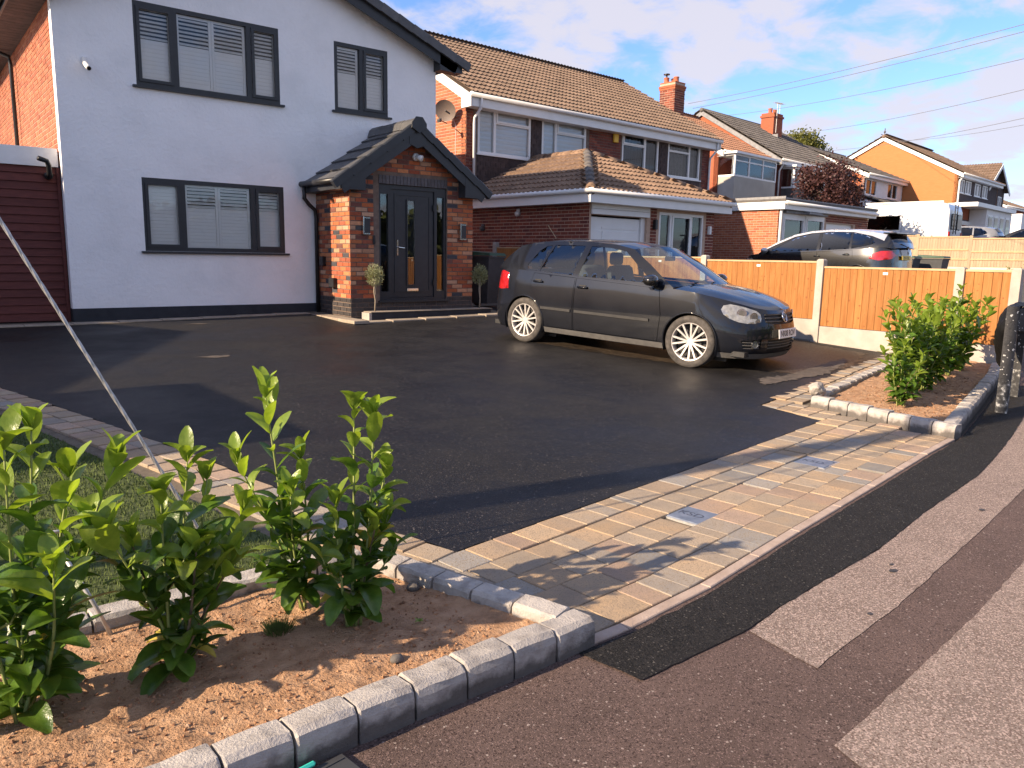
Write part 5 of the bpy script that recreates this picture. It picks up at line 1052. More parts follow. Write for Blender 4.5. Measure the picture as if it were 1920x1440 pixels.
# ---------------------------------------------------------------- trees
def tree(name, label, base, top, cr, n, m, seed, ls, ctr):
    t = thing(name, label, 'tree', base); rr = random.Random(seed); C_ = Vector(ctr)-Vector(base); H = C_.z
    b = MB().tube([(0,0,-.2),(.02,0,H*.4),(0,.03,H*.8)], [.09*top,.07*top,.045*top], 8)
    tips = []
    for k in range(16):
        a = rr.uniform(0,6.28); e = rr.uniform(.1,1.2); d = Vector((math.cos(a)*math.cos(e)*cr[0],math.sin(a)*math.cos(e)*cr[1],math.sin(e)*cr[2])); s_ = Vector((0,.02,H*rr.uniform(.45,.8))); tip = C_+d*rr.uniform(.6,.95)
        b.tube([s_,s_.lerp(tip,.5)+Vector((0,0,.1)),tip], [.03*top,.018*top,.006], 5); tips.append(tip)
    obj('trunk', b, 'bark', t, True); b = MB()
    cl_ = tips+[C_+Vector((rr.uniform(-.7,.7)*cr[0],rr.uniform(-.7,.7)*cr[1],rr.uniform(-.8,.8)*cr[2])) for _ in range(26)]
    for k in range(n):
        c_ = rr.choice(cl_); d = Vector((rr.gauss(0,1),rr.gauss(0,1),rr.gauss(0,1))); p = c_+Vector((d.x*cr[0]*.16,d.y*cr[1]*.16,d.z*cr[2]*.17))
        q = Vector((rr.uniform(-1,1),rr.uniform(-1,1),rr.uniform(-.6,.9))).normalized()*ls*rr.uniform(.6,1.2); s_ = q.cross(Vector((rr.uniform(-1,1),rr.uniform(-1,1),rr.uniform(-1,1)))).normalized()*ls*.3
        b.add([p,p+q*.5+s_,p+q,p+q*.5-s_],[(0,1,2,3)])
    obj('crown', b, m, t)
tree('plum_tree', 'purple-leaved plum tree rising behind the flat-roofed garage', (29.7,17.2,1.0), 1.1, (1.3,1.3,1.05), 6500, 'leaf_plum', 4, .14, (29.85,17.25,4.35))
tree('broadleaf_tree', 'yellow-green tree crown showing above the roofs by the chimney', (56.3,34.8,1.7), 2.2, (1.9,1.9,1.6), 5200, 'leaf_tree', 5, .22, (56.5,35.0,9.7))

# ---------------------------------------------------------------- overhead wires
def wire(label, a, b_, sag):
    a, b_ = Vector(a), Vector(b_); pts = [a.lerp(b_,i/24)-Vector((0,0,sag*4*(i/24)*(1-i/24))) for i in range(25)]
    tag(obj('overhead_wire', MB().tube(pts, .008, 5), 'cable', None, True), label, 'wire', 'overhead service wires')
wire('uppermost overhead wire running to the nearer brick chimney', (20.66,17.0,6.44), (17.06,-.82,6.65), .25)
wire('overhead wire just under the uppermost one', (20.9,17.0,6.32), (17.04,-.84,6.48), .22)
wire('middle overhead wire running to the grey-roofed terrace', (28.59,21.29,7.58), (17.0,-.91,6.02), .35)
wire('overhead wire running to the house with aerials on its chimney', (33.6,21.14,7.36), (16.98,-.94,5.81), .4)
wire('overhead wire running to the white clad house', (41.24,24.17,7.57), (16.94,-1.01,5.32), .45)
wire('lowest overhead wire running to the orange gable', (47.49,23.31,8.67), (16.93,-1.03,5.19), .5)
tp2 = thing('telegraph_pole', 'timber telegraph pole carrying the wires, right of the frame', 'telegraph pole', (17.0,-.95,.2))
obj('pole', MB().tube([(0,0,-.3),(0,0,7.2)], [.14,.10], 12), 'timber_pole', tp2, True)

# ---------------------------------------------------------------- bins and the black posts
def bin_(loc, rz, lid, body, label):
    t = thing('wheelie_bin', label, 'bin', loc, rz, 'wheelie bins')
    b = MB().add([(-.22,-.25,.08),(.22,-.25,.08),(.22,.25,.08),(-.22,.25,.08),(-.28,-.33,.98),(.28,-.33,.98),(.28,.33,.98),(-.28,.33,.98)], [(3,2,1,0),(4,5,6,7),(0,1,5,4),(1,2,6,5),(2,3,7,6),(3,0,4,7)]).box(-.30,.30,-.35,.35,.96,.99)
    obj('body', b, body, t); obj('lid', MB().add([(-.30,-.37,1.0),(.30,-.37,1.0),(.30,.36,1.0),(-.30,.36,1.0),(-.27,-.33,1.05),(.27,-.33,1.05),(.27,.33,1.09),(-.27,.33,1.09)], [(3,2,1,0),(4,5,6,7),(0,1,5,4),(1,2,6,5),(2,3,7,6),(3,0,4,7)]), lid, t)
    obj('handle', MB().tube([(-.26,.40,1.0),(.26,.40,1.0)], .018, 8), body, t, True)
    for s_ in (-1,1): obj('wheel', MB().lathe([(.0,-.02),(.1,-.02),(.1,.02),(0,.02)], 16, T((s_*.2,.25,.10)) @ RZ(math.pi/2)), 'tyre', t)
bin_((9.05,12.35,gz(9,12.3)), R(20), 'bin_green', 'bin_grey', 'dark wheelie bin with green lid tucked beside the porch')
bin_((23.3,10.0,gz(23.3,10)-.10), R(5), 'bin_green', 'bin_grey', 'green-lidded wheelie bin farther from the parked black car')
bin_((22.3,10.35,gz(22.3,10.3)-.10), R(5), 'bin_green', 'bin_grey', 'green-lidded wheelie bin close behind the parked black car')
BP = thing('barrier', 'worn black timber barrier of two posts and a rail at the pavement edge', 'barrier', (8.23,2.76,gz(8.2,2.7)), R(14))
for i, x in enumerate((0,1.05)):
    obj('post', MB().cbox(x-.05,x+.05,-.05,.05,.32,1.03,.004), 'post_black', BP); obj('post_base', MB().box(x-.0495,x+.0495,-.0495,.0495,-.1,.32), 'post_worn', BP)
obj('rail', MB().rbox(-.06,1.3,-.115,-.051,.80,1.01,.006), 'post_black', BP)
# a black sack slung over the rail: two hanging halves joined by a fold across the top
b = MB(); nu, nv = 36, 44; g_ = []
for i in range(nv+1):
    t_ = i/nv; row = []
    for j in range(nu+1):
        u = j/nu; e = math.sin(math.pi*min(1,max(0,u)))**.35
        front = t_ < .5; L = (abs(t_-.5)*2); drop = L**1.15*(.66 if not front else .34)*(.55+.45*e)
        x = .02+.86*u+.05*math.sin(9*L+u*3)*L; bulge = (.16 if not front else .05)*math.sin(math.pi*min(1,L*.95))**.8*e
        y = (-.125-bulge if front else .005+bulge)+(.06 if abs(t_-.5) < .03 else 0)*0
        z = 1.035-drop+.02*math.sin(u*11)*L
        f_ = Vector((x*6,y*6,z*6)); n1 = noise.noise(f_)*.035+noise.noise(f_*2.6)*.016
        row.append((x+n1*.5, y+(-n1 if front else n1), z+n1*.4))
    g_.append(row)
b.grid(g_); tag(obj('black_bag', b, 'bag_black', None, True, T((8.23,2.76,gz(8.2,2.7))) @ RZ(R(14)) @ T((-.02,0,0))), 'slumped black plastic bag slung over the barrier rail', 'bag')
# tall hedge over the road, behind the photographer: it shows only in the door and window glass
hd = thing('hedge', 'tall green hedge across the road behind the camera', 'hedge', (20,-9,0)); b = MB(); rr = random.Random(77)
for k in range(7000):
    p = Vector((rr.uniform(-16,18), rr.uniform(-.9,.9), rr.random()**.8*3.3)); p.z *= 1+.2*noise.noise(Vector((p.x*.6,0,3))); d = Vector((rr.uniform(-1,1),rr.uniform(-1,1),rr.uniform(-.5,1))).normalized()*rr.uniform(.3,.5); s_ = d.cross(Vector((rr.uniform(-1,1),rr.uniform(-1,1),rr.uniform(-1,1)))).normalized()*.17
    b.add([p,p+d*.5+s_,p+d,p+d*.5-s_],[(0,1,2,3)])
o = obj('leaves', b, 'leaf_far', hd); o['kind'] = 'stuff'; obj('core', MB().box(-16,18,-.5,.5,0,2.7), 'leaf_far', hd)
# ---------------------------------------------------------------- vehicles
def lin(tab, x):
    if x <= tab[0][0]: return tab[0][1]
    for a, b in zip(tab,tab[1:]):
        if x <= b[0]: return a[1]+(b[1]-a[1])*(x-a[0])/(b[0]-a[0])
    return tab[-1][1]
def sm(tab, x):
    """smooth interpolation of a table"""
    if x <= tab[0][0]: return tab[0][1]
    if x >= tab[-1][0]: return tab[-1][1]
    for i in range(len(tab)-1):
        if x <= tab[i+1][0]:
            p0, p1, p2, p3 = tab[max(i-1,0)], tab[i], tab[i+1], tab[min(i+2,len(tab)-1)]
            h = p2[0]-p1[0]; t = (x-p1[0])/h; m1 = (p2[1]-p0[1])/(p2[0]-p0[0])*h if p2[0] != p0[0] else 0; m2 = (p3[1]-p1[1])/(p3[0]-p1[0])*h if p3[0] != p1[0] else 0
            return (2*t**3-3*t*t+1)*p1[1]+(t**3-2*t*t+t)*m1+(-2*t**3+3*t*t)*p2[1]+(t**3-t*t)*m2
GOLF = dict(
 PL=[(2.125,0,.735),(2.115,.2,.738),(2.075,.42,.752),(1.975,.62,.782),(1.81,.75,.818),(1.55,.832,.868),(1.2,.866,.918),(.6,.878,.945),(0,.88,.965),(-.7,.88,.99),(-1.3,.872,1.01),(-1.65,.845,1.02),(-1.88,.765,1.015),(-1.995,.62,1.0),(-2.045,.4,.99),(-2.06,.2,.985),(-2.06,0,.985)],
 axles=(1.289,-1.289), R=.317, zr=1.42, rail=[(1.02,.94),(.62,1.195),(.30,1.375),(0,1.425),(-.4,1.442),(-1.0,1.430),(-1.38,1.392),(-1.60,1.345),(-1.82,1.16),(-1.985,1.01)], roofi=(2,7),
 wins=[[(.74,.975),(.20,1.34),(-.05,1.375),(-.37,1.388),(-.41,.99)],[(-.50,.995),(-.47,1.388),(-.98,1.378),(-1.075,1.015)],[(-1.115,1.02),(-1.03,1.368),(-1.12,1.355),(-1.21,1.29),(-1.32,1.09),(-1.30,1.035)]],
 doors=[[(.86,.27),(.90,.60),(.84,0),(.5,0),(.2,0),(-.1,0),(-.43,0),(-.43,.27)],[(-.445,.27),(-.445,0),(-.7,0),(-1.16,0),(-1.20,.85),(-1.10,.70),(-.96,.55),(-.90,.40),(-.86,.27)]],
 head=[(2.40,.610),(2.8,.592),(3.3,.590),(3.8,.602),(4.25,.635),(4.55,.68),(4.68,.735),(4.60,.782),(4.3,.800),(3.8,.786),(3.2,.765),(2.6,.735),(2.36,.70),(2.33,.65)], tail=[(-1.62,.74),(-1.66,.96),(-1.80,.985),(-1.97,.97),(-1.985,.73),(-1.80,.72)])
MPV = dict(
 PL=[(2.15,0,.84),(2.14,.2,.845),(2.10,.42,.86),(2.0,.62,.88),(1.85,.76,.92),(1.55,.86,.95),(1.2,.90,.98),(.6,.915,1.0),(0,.92,1.03),(-.7,.92,1.07),(-1.4,.91,1.11),(-1.75,.885,1.14),(-1.98,.80,1.14),(-2.10,.64,1.12),(-2.15,.4,1.11),(-2.165,.2,1.11),(-2.165,0,1.11)],
 axles=(1.37,-1.36), R=.34, zr=1.60, rail=[(1.42,.965),(.95,1.25),(.45,1.47),(0,1.56),(-.5,1.595),(-1.1,1.58),(-1.6,1.53),(-1.92,1.46),(-2.05,1.30),(-2.12,1.13)], roofi=(2,7),
 wins=[[(1.02,1.04),(.82,1.17),(.40,1.40),(.02,1.49),(-.22,1.52),(-.26,1.06)],[(-.34,1.065),(-.31,1.525),(-.7,1.54),(-1.05,1.525),(-1.10,1.105)],[(-1.16,1.11),(-1.11,1.52),(-1.40,1.49),(-1.62,1.36),(-1.70,1.26),(-1.62,1.21)]],
 doors=[[(1.0,.30),(1.02,.65),(.98,0),(.5,0),(.1,0),(-.29,0),(-.29,.30)],[(-.31,.30),(-.31,0),(-.7,0),(-1.20,0),(-1.23,.9),(-1.12,.74),(-1.0,.55),(-.94,.40),(-.92,.30)]],
 head=[(2.35,.66),(3.2,.65),(4.1,.68),(4.9,.80),(4.6,.85),(3.9,.84),(3.0,.81),(2.3,.78)], tail=[(-1.62,.88),(-1.72,1.0),(-1.9,1.06),(-2.11,1.07),(-2.145,.96),(-2.10,.87),(-1.85,.83)])
def car(name, label, sp, M, paint, roofpaint=None, sidepaint=None, glass='glass_car', plate=None, rear_plate=None, detail=True, front_badge=None, rear_badge=False, mould=None, step=.07, group=None, backglass='glass_dark'):
    t = thing(name, label, 'car', (0,0,0), 0, group); t.matrix_basis = M
    sub = 8; P = sp['PL']; D = []
    for i in range(len(P)-1):
        p = [Vector(P[max(0,min(len(P)-1,j))]) for j in (i-1,i,i+1,i+2)]
        if i == 0: p[0] = Vector((p[2].x,-p[2].y,p[2].z))
        if i == len(P)-2: p[3] = Vector((p[1].x,-p[1].y,p[1].z))
        for k in range(sub):
            u = k/sub; D.append((.5*((2*p[1])+(-p[0]+p[2])*u+(2*p[0]-5*p[1]+4*p[2]-p[3])*u*u+(-p[0]+3*p[1]-3*p[2]+p[3])*u**3), i+u))
    D.append((Vector(P[-1]), len(P)-1)); S = [0.]
    for a, b in zip(D,D[1:]): S.append(S[-1]+(b[0].xy-a[0].xy).length)
    tx = [(s,d[0].x) for s,d in zip(S,D)]; ty = [(s,d[0].y) for s,d in zip(S,D)]; tz = [(s,d[0].z) for s,d in zip(S,D)]; tk = [(d[1],s) for s,d in zip(S,D)]
    xs_ = sorted([(d[0].x,s) for s,d in zip(S,D)]); s_x = lambda x: lin(xs_, x); s_k = lambda k: lin(tk, k); SE = S[-1]
    zs = sp['zr']/1.42
    ps = [(.16,.085),(.25,.040),(.4,.012),(.52,.002),(.62,0),(.7,.003),(.82,.016),(.92,.036),(1.05,.066)]
    pf = [(.16,.08),(.26,.022),(.36,.004),(.46,0),(.55,.016),(.64,.042),(.72,.075),(.8,.12),(.9,.2)]
    pr_ = [(.16,.07),(.3,.02),(.5,0),(.6,.012),(.8,.03),(.95,.055),(1.05,.085)]
    ps, pf, pr_ = [[(z*(1+(zs-1)*.8),d) for z,d in q] for q in (ps,pf,pr_)]
    def Wf(s, z, off=0.):
        s = max(0,min(SE,s)); x, y = lin(tx,s), lin(ty,s); e = .02; dx, dy = lin(tx,s+e)-lin(tx,s-e), lin(ty,s+e)-lin(ty,s-e); L = math.hypot(dx,dy) or 1; nx, ny = dy/L*1., -dx/L
        if s <= 0: nx, ny = 1., 0.
        if s >= SE: nx, ny = -1., 0.
        f_ = min(1,max(0,(x-1.35)/.55)); r_ = min(1,max(0,(-1.45-x)/.4)); d = sm(ps,z)*(1-f_-r_)+sm(pf,z)*f_+sm(pr_,z)*r_
        if y < .001: ny = 0.
        return Vector((x+nx*(off-d), max(0. if s in (0,SE) else 0., y+ny*(off-d)), z))
    ztop = lambda s: lin(tz,s)
    zb_ = lambda x: ztop(s_x(x))
    yb_ = lambda x: Wf(s_x(x), zb_(x)).y
    def G(x, z, off=0.): 
        zb = zb_(x); q = max(0,(z-zb)/(sp['zr']-zb)); return Vector((x, yb_(x)-.25*q**1.15+off, z))
    mir = lambda vs, s: [(v.x,v.y*s,v.z) for v in vs]
    def patch(mb, poly, holes, fn, side, st=None):
        V, F = tri(poly, holes, st or step); mb.add(mir([fn(a,b) for a,b in V], side), F)
    def both(mb, poly, holes, fn, st=None):
        V, F = tri(poly, holes, st or step); vs = [fn(a,b) for a,b in V]
        for s in (1,-1): mb.add(mir(vs,s), F)
    # lower body wall
    zbot = .185*zs; arches = []; Ra = sp['R']+.036
    for ax in sp['axles']: sc0 = s_x(ax); arches.append([(sc0+Ra*math.cos(a*math.pi/14), sp['R']+.0+Ra*math.sin(a*math.pi/14)) for a in range(15)]+[(sc0-Ra,.0),(sc0+Ra,.0)])
    n_ = 70; outer = [(SE*i/n_, zbot) for i in range(n_+1)]+[(SE*i/n_, ztop(SE*i/n_)) for i in range(n_,-1,-1)]
    dpoly = [[(s_x(x),z or zb_(x)-.016) for x,z in d] for d in sp['doors']]; head = [(s_k(k),z) for k,z in sp['head']]; tail = [(s_x(x),z) for x,z in sp['tail']]
    hz = zs
    g1 = [(0,.575*hz),(s_k(1.2),.578*hz),(s_k(2.05),.60*hz),(s_k(2.1),.70*hz),(s_k(1.2),.70*hz),(0,.695*hz)]; g2 = [(0,.265*hz),(s_k(1.8),.27*hz),(s_k(1.9),.40*hz),(0,.405*hz)]; fg = [(s_k(2.35),.29*hz),(s_k(3.45),.30*hz),(s_k(3.6),.39*hz),(s_k(2.35),.41*hz)]
    # keep door holes clear of arches
    def shrink(poly, d):
        cx = sum(p[0] for p in poly)/len(poly); cy = sum(p[1] for p in poly)/len(poly); return [(cx+(p[0]-cx)*(1-d/.45), cy+(p[1]-cy)*(1-d/.35)) for p in poly]
    body = MB(); both(body, outer, arches+dpoly+[head,tail,g1,g2,fg], lambda a,b: Wf(a,b)); 
    liner = MB(); both(liner, [(SE*i/n_, zbot+.01) for i in range(n_+1)]+[(SE*i/n_, ztop(SE*i/n_)-.02) for i in range(n_,-1,-1)], arches, lambda a,b: Wf(a,b,-.035), .07)
    # greenhouse sides
    rail = sp['rail']; nb = 24; x0, x1 = rail[0][0], rail[-1][0]
    rl = resample(rail+[rail[0]], .06); 
    gpoly = [p for i in range(len(rail)-1) for p in [(rail[i][0]+(rail[i+1][0]-rail[i][0])*k/4, rail[i][1]+(rail[i+1][1]-rail[i][1])*k/4) for k in range(4)]]+[rail[-1]]+[(x1+(x0-x1)*i/nb, zb_(x1+(x0-x1)*i/nb)) for i in range(0,nb+1)]
    gp_ = []
    for p in gpoly:
        if not gp_ or (p[0]-gp_[-1][0])**2+(p[1]-gp_[-1][1])**2 > 1e-6: gp_.append(p)
    gh = MB(); both(gh, gp_, sp['wins'], lambda a,b: G(a,b), .06)
    if roofpaint:   # second colour along the roof arch
        bp = [(p[0],p[1]) for p in rail[:8]]; low = []
        for i_ in range(len(bp)-1,0,-1):
            a_, c2_ = bp[max(i_-1,0)], bp[min(i_+1,len(bp)-1)]; dx_, dz_ = c2_[0]-a_[0], c2_[1]-a_[1]; l_ = math.hypot(dx_,dz_); w0 = .050+.05*max(0,i_-5); low.append((bp[i_][0]-dz_/l_*w0*-1*-1, bp[i_][1]+dx_/l_*w0))
        for s in (1,-1): b = MB(); patch(b, bp+low, [], lambda a,c_: G(a,c_,.010), s, .03); obj('roof_arch', b, roofpaint, t, True)
    # roof, screens, bonnet
    i0, i1 = sp['roofi']; rr_ = resample(rail+[rail[0]], .05)[:-1]
    def rp(t):   # point on the rail, t in index units
        i = min(len(rail)-2,int(t)); f_ = t-i; return (rail[i][0]+(rail[i+1][0]-rail[i][0])*f_, rail[i][1]+(rail[i+1][1]-rail[i][1])*f_)
    def span(t0, t1, n, bx, bz, v0=-1., v1=1., off=0.):
        rows_ = []
        for i in range(n+1):
            x, z = rp(t0+(t1-t0)*i/n); g_ = G(x,z); rows_.append([(x+bx(i/n)*(1-v*v), g_.y*v, z+bz(i/n)*(1-v*v)+off) for v in [v0+(v1-v0)*k/12 for k in range(13)]])
        return rows_
    roof = MB().grid(span(i0, i1, 24, lambda q: .085*(1-q)**2-.035*q**3, lambda q: .045))
    ws = MB().grid(span(0.02, i0, 12, lambda q: .13-.045*q, lambda q: .035+.010*q))
    e_ = len(rail)-1
    hg = MB().grid(span(i1, i1+(e_-i1)*.62, 8, lambda q: -.035-.03*q, lambda q: .045-.02*q, -.92, .92, .004)); hp = MB().grid(span(i1, e_, 10, lambda q: -.035-.04*q, lambda q: .045-.025*q))
    bn = MB(); rows_ = []; sA = s_x(x0); ns = 26; xc0, xc1 = P[0][0]-.075, x0+.12; zc0, zc1 = P[0][2]+.012, rail[0][1]+.045
    for i in range(ns+1):
        q = i/ns; s = sA*q; e = Wf(s, ztop(s)); c_ = Vector((xc0+(xc1-xc0)*q**1.35, 0, sm([(0,zc0),(.25,zc0+.075),(.6,zc0+.165),(1,zc1)], q**1.1)))
        row = []
        for k in range(17):
            v = -1+k/8; a = abs(v); p = c_.lerp(e, a); p.z += .018*math.sin(math.pi*a)*q+.012*(1-a**4)*(a > .6)*q; p.y *= (1 if v > 0 else -1); row.append(tuple(p))
        rows_.append(row)
    bn.grid(rows_)
    bd = obj('body', body, paint, t, True, fix=True); obj('liner', liner, 'trim_black', t, True)
    obj('body_side_frame', gh, sidepaint or paint, t, True, fix=True); obj('roof', roof, roofpaint or paint, t, True); obj('bonnet', bn, paint, t, True, fix=True); obj('tailgate', hp, paint, t, True)
    obj('windscreen', ws, glass if detail else backglass, t, True); obj('rear_window', hg, backglass, t, True)
    for s in (1,-1):
        for i, wv in enumerate(sp['wins']): b = MB(); patch(b, wv, [], lambda a,c_: G(a,c_,-.005), s, .05); obj('side_window', b, glass if i == 0 else backglass if not detail else glass, t, True)
        for i, dp in enumerate(dpoly):
            b = MB(); patch(b, shrink(dp,.005), arches, lambda a,c_: Wf(a,c_,.0005), s); d_ = obj('door', b, paint, t, True, fix=True)
            if detail:
                hx_ = (-.30,-1.06)[i]*(1 if sp is GOLF else 1); hz_ = zb_(hx_)-.125; y = Wf(s_x(hx_),hz_).y; bb = MB().rbox(hx_-.085,hx_+.085,y-.002,y+.030,hz_-.014,hz_+.012,.008); 
                bb.v = [(v[0],v[1]*s,v[2]) for v in bb.v]; obj('handle', bb, paint, d_, True); b2 = MB().rbox(hx_-.06,hx_+.05,y-.004,y+.004,hz_-.035,hz_+.03,.004); b2.v = [(v[0],v[1]*s,v[2]) for v in b2.v]; obj('handle_recess', b2, 'trim_black', d_)
                if mould:
                    xa, xb = ((.74,-.40),(-.47,-.98))[i]; zm = .525; pts = [(Wf(s_x(xa+(xb-xa)*k/6),zm,.006)) for k in range(7)]; b3 = MB(); 
                    for p, q in zip(pts,pts[1:]): bar(b3, (p.x,p.y*s,p.z), (q.x,q.y*s,q.z), .020, .034)
                    obj('side_moulding', b3, 'trim_black', d_)
        b = MB(); patch(b, head, [], lambda a,c_: Wf(a,c_,.002), s, .05); hl = obj('headlight', b, 'lamp_clear', t, True)
        if detail:
            for kk, r_ in ((2.85,.052),(3.65,.060)):
                zc = .668*hz if kk < 3 else .70*hz; p = Wf(s_k(kk),zc,.004); q = Wf(s_k(kk),zc,.010); n1 = (q-p).normalized(); p = Vector((p.x,p.y*s,p.z)); n1 = Vector((n1.x,n1.y*s,n1.z)); obj('lens', MB().tube([p,p+n1*.004], r_, 20), 'chrome', hl)
                obj('lens_bulb', MB().tube([p+n1*.0045,p+n1*.006], r_*.62, 16), 'trim_grey', hl)
        b = MB(); patch(b, tail, [], lambda a,c_: Wf(a,c_,.003), s, .05); obj('tail_light', b, 'lamp_red', t, True)
        b = MB(); patch(b, g1, [], lambda a,c_: Wf(a,c_,-.022), s, .1); patch(b, g2, [], lambda a,c_: Wf(a,c_,-.025), s, .1); patch(b, fg, [], lambda a,c_: Wf(a,c_,-.02), s, .1); gr_ = obj('grille', b, 'trim_black', t)
        if detail:
            b = MB()
            for zc in (.612,.652,.690): pts = [Wf(s_k(k),zc*hz,-.004) for k in (0,.4,.8,1.2,1.6,2.02)]; [bar(b, (p.x,p.y*s,p.z), (q.x,q.y*s,q.z), .012, .013) for p,q in zip(pts,pts[1:])]
            for zc in (.30,.335,.37): pts = [Wf(s_k(k),zc*hz,-.008) for k in (0,.6,1.2,1.8)]; [bar(b, (p.x,p.y*s,p.z), (q.x,q.y*s,q.z), .010, .008) for p,q in zip(pts,pts[1:])]; pts = [Wf(s_k(k),zc*hz,-.008) for k in (2.4,2.8,3.2,3.5)]; [bar(b, (p.x,p.y*s,p.z), (q.x,q.y*s,q.z), .010, .007) for p,q in zip(pts,pts[1:])]
            obj('grille_bar', b, 'trim_grey', gr_)
            p = Wf(s_k(2.72),.348*hz,-.012); q = Wf(s_k(2.72),.348*hz,.008); p, q = Vector((p.x,p.y*s,p.z)), Vector((q.x,q.y*s,q.z)); fl = obj('fog_light', MB().tube([p,q], [.052,.048], 18, False), 'chrome', t, True); obj('lens', MB().tube([p,p.lerp(q,.3)], .046, 16), 'lamp_clear', fl)
        # lower trims
        b = MB(); sa, sb = s_x(sp['axles'][0]-Ra), s_x(sp['axles'][1]+Ra)
        patch(b, [(sa+(sb-sa)*i/10,.19*hz) for i in range(11)]+[(sa+(sb-sa)*i/10,.262*hz) for i in range(10,-1,-1)], [], lambda a,c_: Wf(a,c_,.006), s, .1); s2_ = s_x(sp['axles'][0]+Ra); patch(b, [(s2_*i/10,.165*hz) for i in range(11)]+[(s2_*i/10,.235*hz) for i in range(10,-1,-1)], [], lambda a,c_: Wf(a,max(c_,.17),.012), s, .1); obj('sill_trim', b, 'trim_grey', t, True)
        for ax in sp['axles']:
            sc0 = s_x(ax); pts = [Wf(sc0+(Ra-.004)*math.cos(a*math.pi/18), sp['R']+(Ra-.004)*math.sin(a*math.pi/18), -.001) for a in range(-2,21)]; obj('arch_lip', MB().tube([(p.x,p.y*s,p.z) for p in pts], .011, 6), paint, t, True)
            y = Wf(sc0,.5).y; b = MB(); rows2 = [[(ax+(Ra+.01)*math.cos(a*math.pi/16), yy*s, sp['R']+(Ra+.01)*math.sin(a*math.pi/16)) for a in range(-2,19)] for yy in (y-.02,y-.30)]; b.grid(rows2); b.add([(ax-Ra-.02,(y-.30)*s,.1),(ax+Ra+.02,(y-.30)*s,.1),(ax+Ra+.02,(y-.30)*s,.8),(ax-Ra-.02,(y-.30)*s,.8)], [(0,1,2,3)]); obj('wheel_arch', b, 'trim_black', t, True)
        # door mirror
        mx_ = rail[0][0]-.24; my = yb_(mx_)+.02; mz = zb_(mx_)+.075; bm = bmesh.new(); bmesh.ops.create_icosphere(bm, subdivisions=3, radius=1)
        for q in bm.verts: p = q.co; q.co = Vector((mx_+p.x*.075-(.03 if p.x < -.3 else 0), (my+.085+p.y*.105)*s, mz+p.z*.072*(1-.15*p.y)))
        bm.verts.index_update(); b = MB().add([q.co for q in bm.verts], [[q.index for q in f_.verts] for f_ in bm.faces]); bm.free(); mr = obj('door_mirror', b, 'paint_black' if not roofpaint else roofpaint, t, True)
        b = MB(); bar(b, (mx_,(my-.05)*s,mz-.055), (mx_,(my+.06)*s,mz-.05), .05, .03); obj('mirror_arm', b, 'trim_black', mr)
    # underside, cabin
    obj('floor', MB().box(-1.95,1.95,-.72,.72,.20,.26), 'trim_black', t); obj('bulkhead', MB().box(rail[0][0]-.12,rail[0][0]+.0,-.74,.74,.26,rail[0][1]-.06).box(-1.9,-1.45,-.70,.70,.26,.9*hz), 'trim_black', t)
    obj('dashboard', MB().rbox(rail[0][0]-.55,rail[0][0]-.05,-.70,.70,.72*hz,.93*hz,.05), 'trim_black', t)
    if detail:
        for y in (.36,-.36):
            st_ = obj('seat', MB().rbox(-.45,.12,y-.25,y+.25,.38*hz,.56*hz,.05).rbox(-.10,.10,y-.24,y+.24,0,.62,.05, T((-.40,0,.52*hz)) @ RY(R(-14))), 'seat_fabric', t, True); obj('headrest', MB().rbox(-.66,-.55,y-.13,y+.13,1.13*hz,1.31*hz,.035), 'seat_fabric', st_, True)
        rs = obj('rear_seat', MB().rbox(-1.35,-.85,-.62,.62,.40,.58,.05).rbox(-.09,.09,-.62,.62,0,.52,.05,T((-1.30,0,.52)) @ RY(R(-16))), 'seat_fabric', t, True)
        for y in (-.4,.4): obj('headrest', MB().rbox(-1.50,-1.41,y-.12,y+.12,1.03,1.17,.03), 'seat_fabric', rs, True)
        sw = T((.40,-.36,.86)) @ RY(R(-62)); obj('steering_wheel', MB().tube([tuple(sw @ Vector((.185*math.cos(a*math.pi/12),.185*math.sin(a*math.pi/12),0))) for a in range(25)], .014, 8).tube([tuple(sw @ Vector((-.18,0,0))),tuple(sw @ Vector((.18,0,0)))], .02, 6), 'trim_black', t, True)
        obj('interior_mirror', MB().rbox(.46,.49,-.12,.12,1.24,1.30,.01), 'trim_black', t)
        obj('wiper', MB().tube([(1.10,-.55,.985),(1.02,.05,1.03)], .008, 5).tube([(1.12,-.02,1.0),(1.0,.58,1.0)], .008, 5), 'trim_black', t)
        obj('antenna', MB().tube([(-1.45,0,1.47),(-1.62,0,1.66)], .005, 5), 'trim_black', t)
    # wheels
    Rw = sp['R']; k = Rw/.317
    wk = 'wheel:%s'%name
    ty_ = MB().lathe([(.222*k,-.095),(.27*k,-.104),(.302*k,-.098),(.315*k,-.080),(Rw,-.03),(Rw,.03),(.315*k,.080),(.302*k,.098),(.27*k,.104),(.228*k,.095),(.222*k,.085)], 40)
    tme = ty_.mesh('tyre'); tme.materials.append(MATS['tyre']); tme.shade_smooth()
    rb_ = MB().lathe([(.236*k,.088),(.229*k,.098),(.220*k,.095),(.212*k,.07),(.205*k,-.06)], 40).lathe([(0,.070),(.045,.070),(.052,.062),(.055,.04)], 24)
    for i in range(7 if detail else 5):
        for da in (-.13,.13):
            a = 2*math.pi*i/(7 if detail else 5)+da; a2 = a+da*.55; p0 = Vector((.045*math.cos(a),.058,.045*math.sin(a))); p1 = Vector((.225*k*math.cos(a2),.078,.225*k*math.sin(a2))); bar(rb_, p0, p1, .021, .03, (0,1,0))
    rme = rb_.mesh('rim'); rme.materials.append(MATS['alloy'])
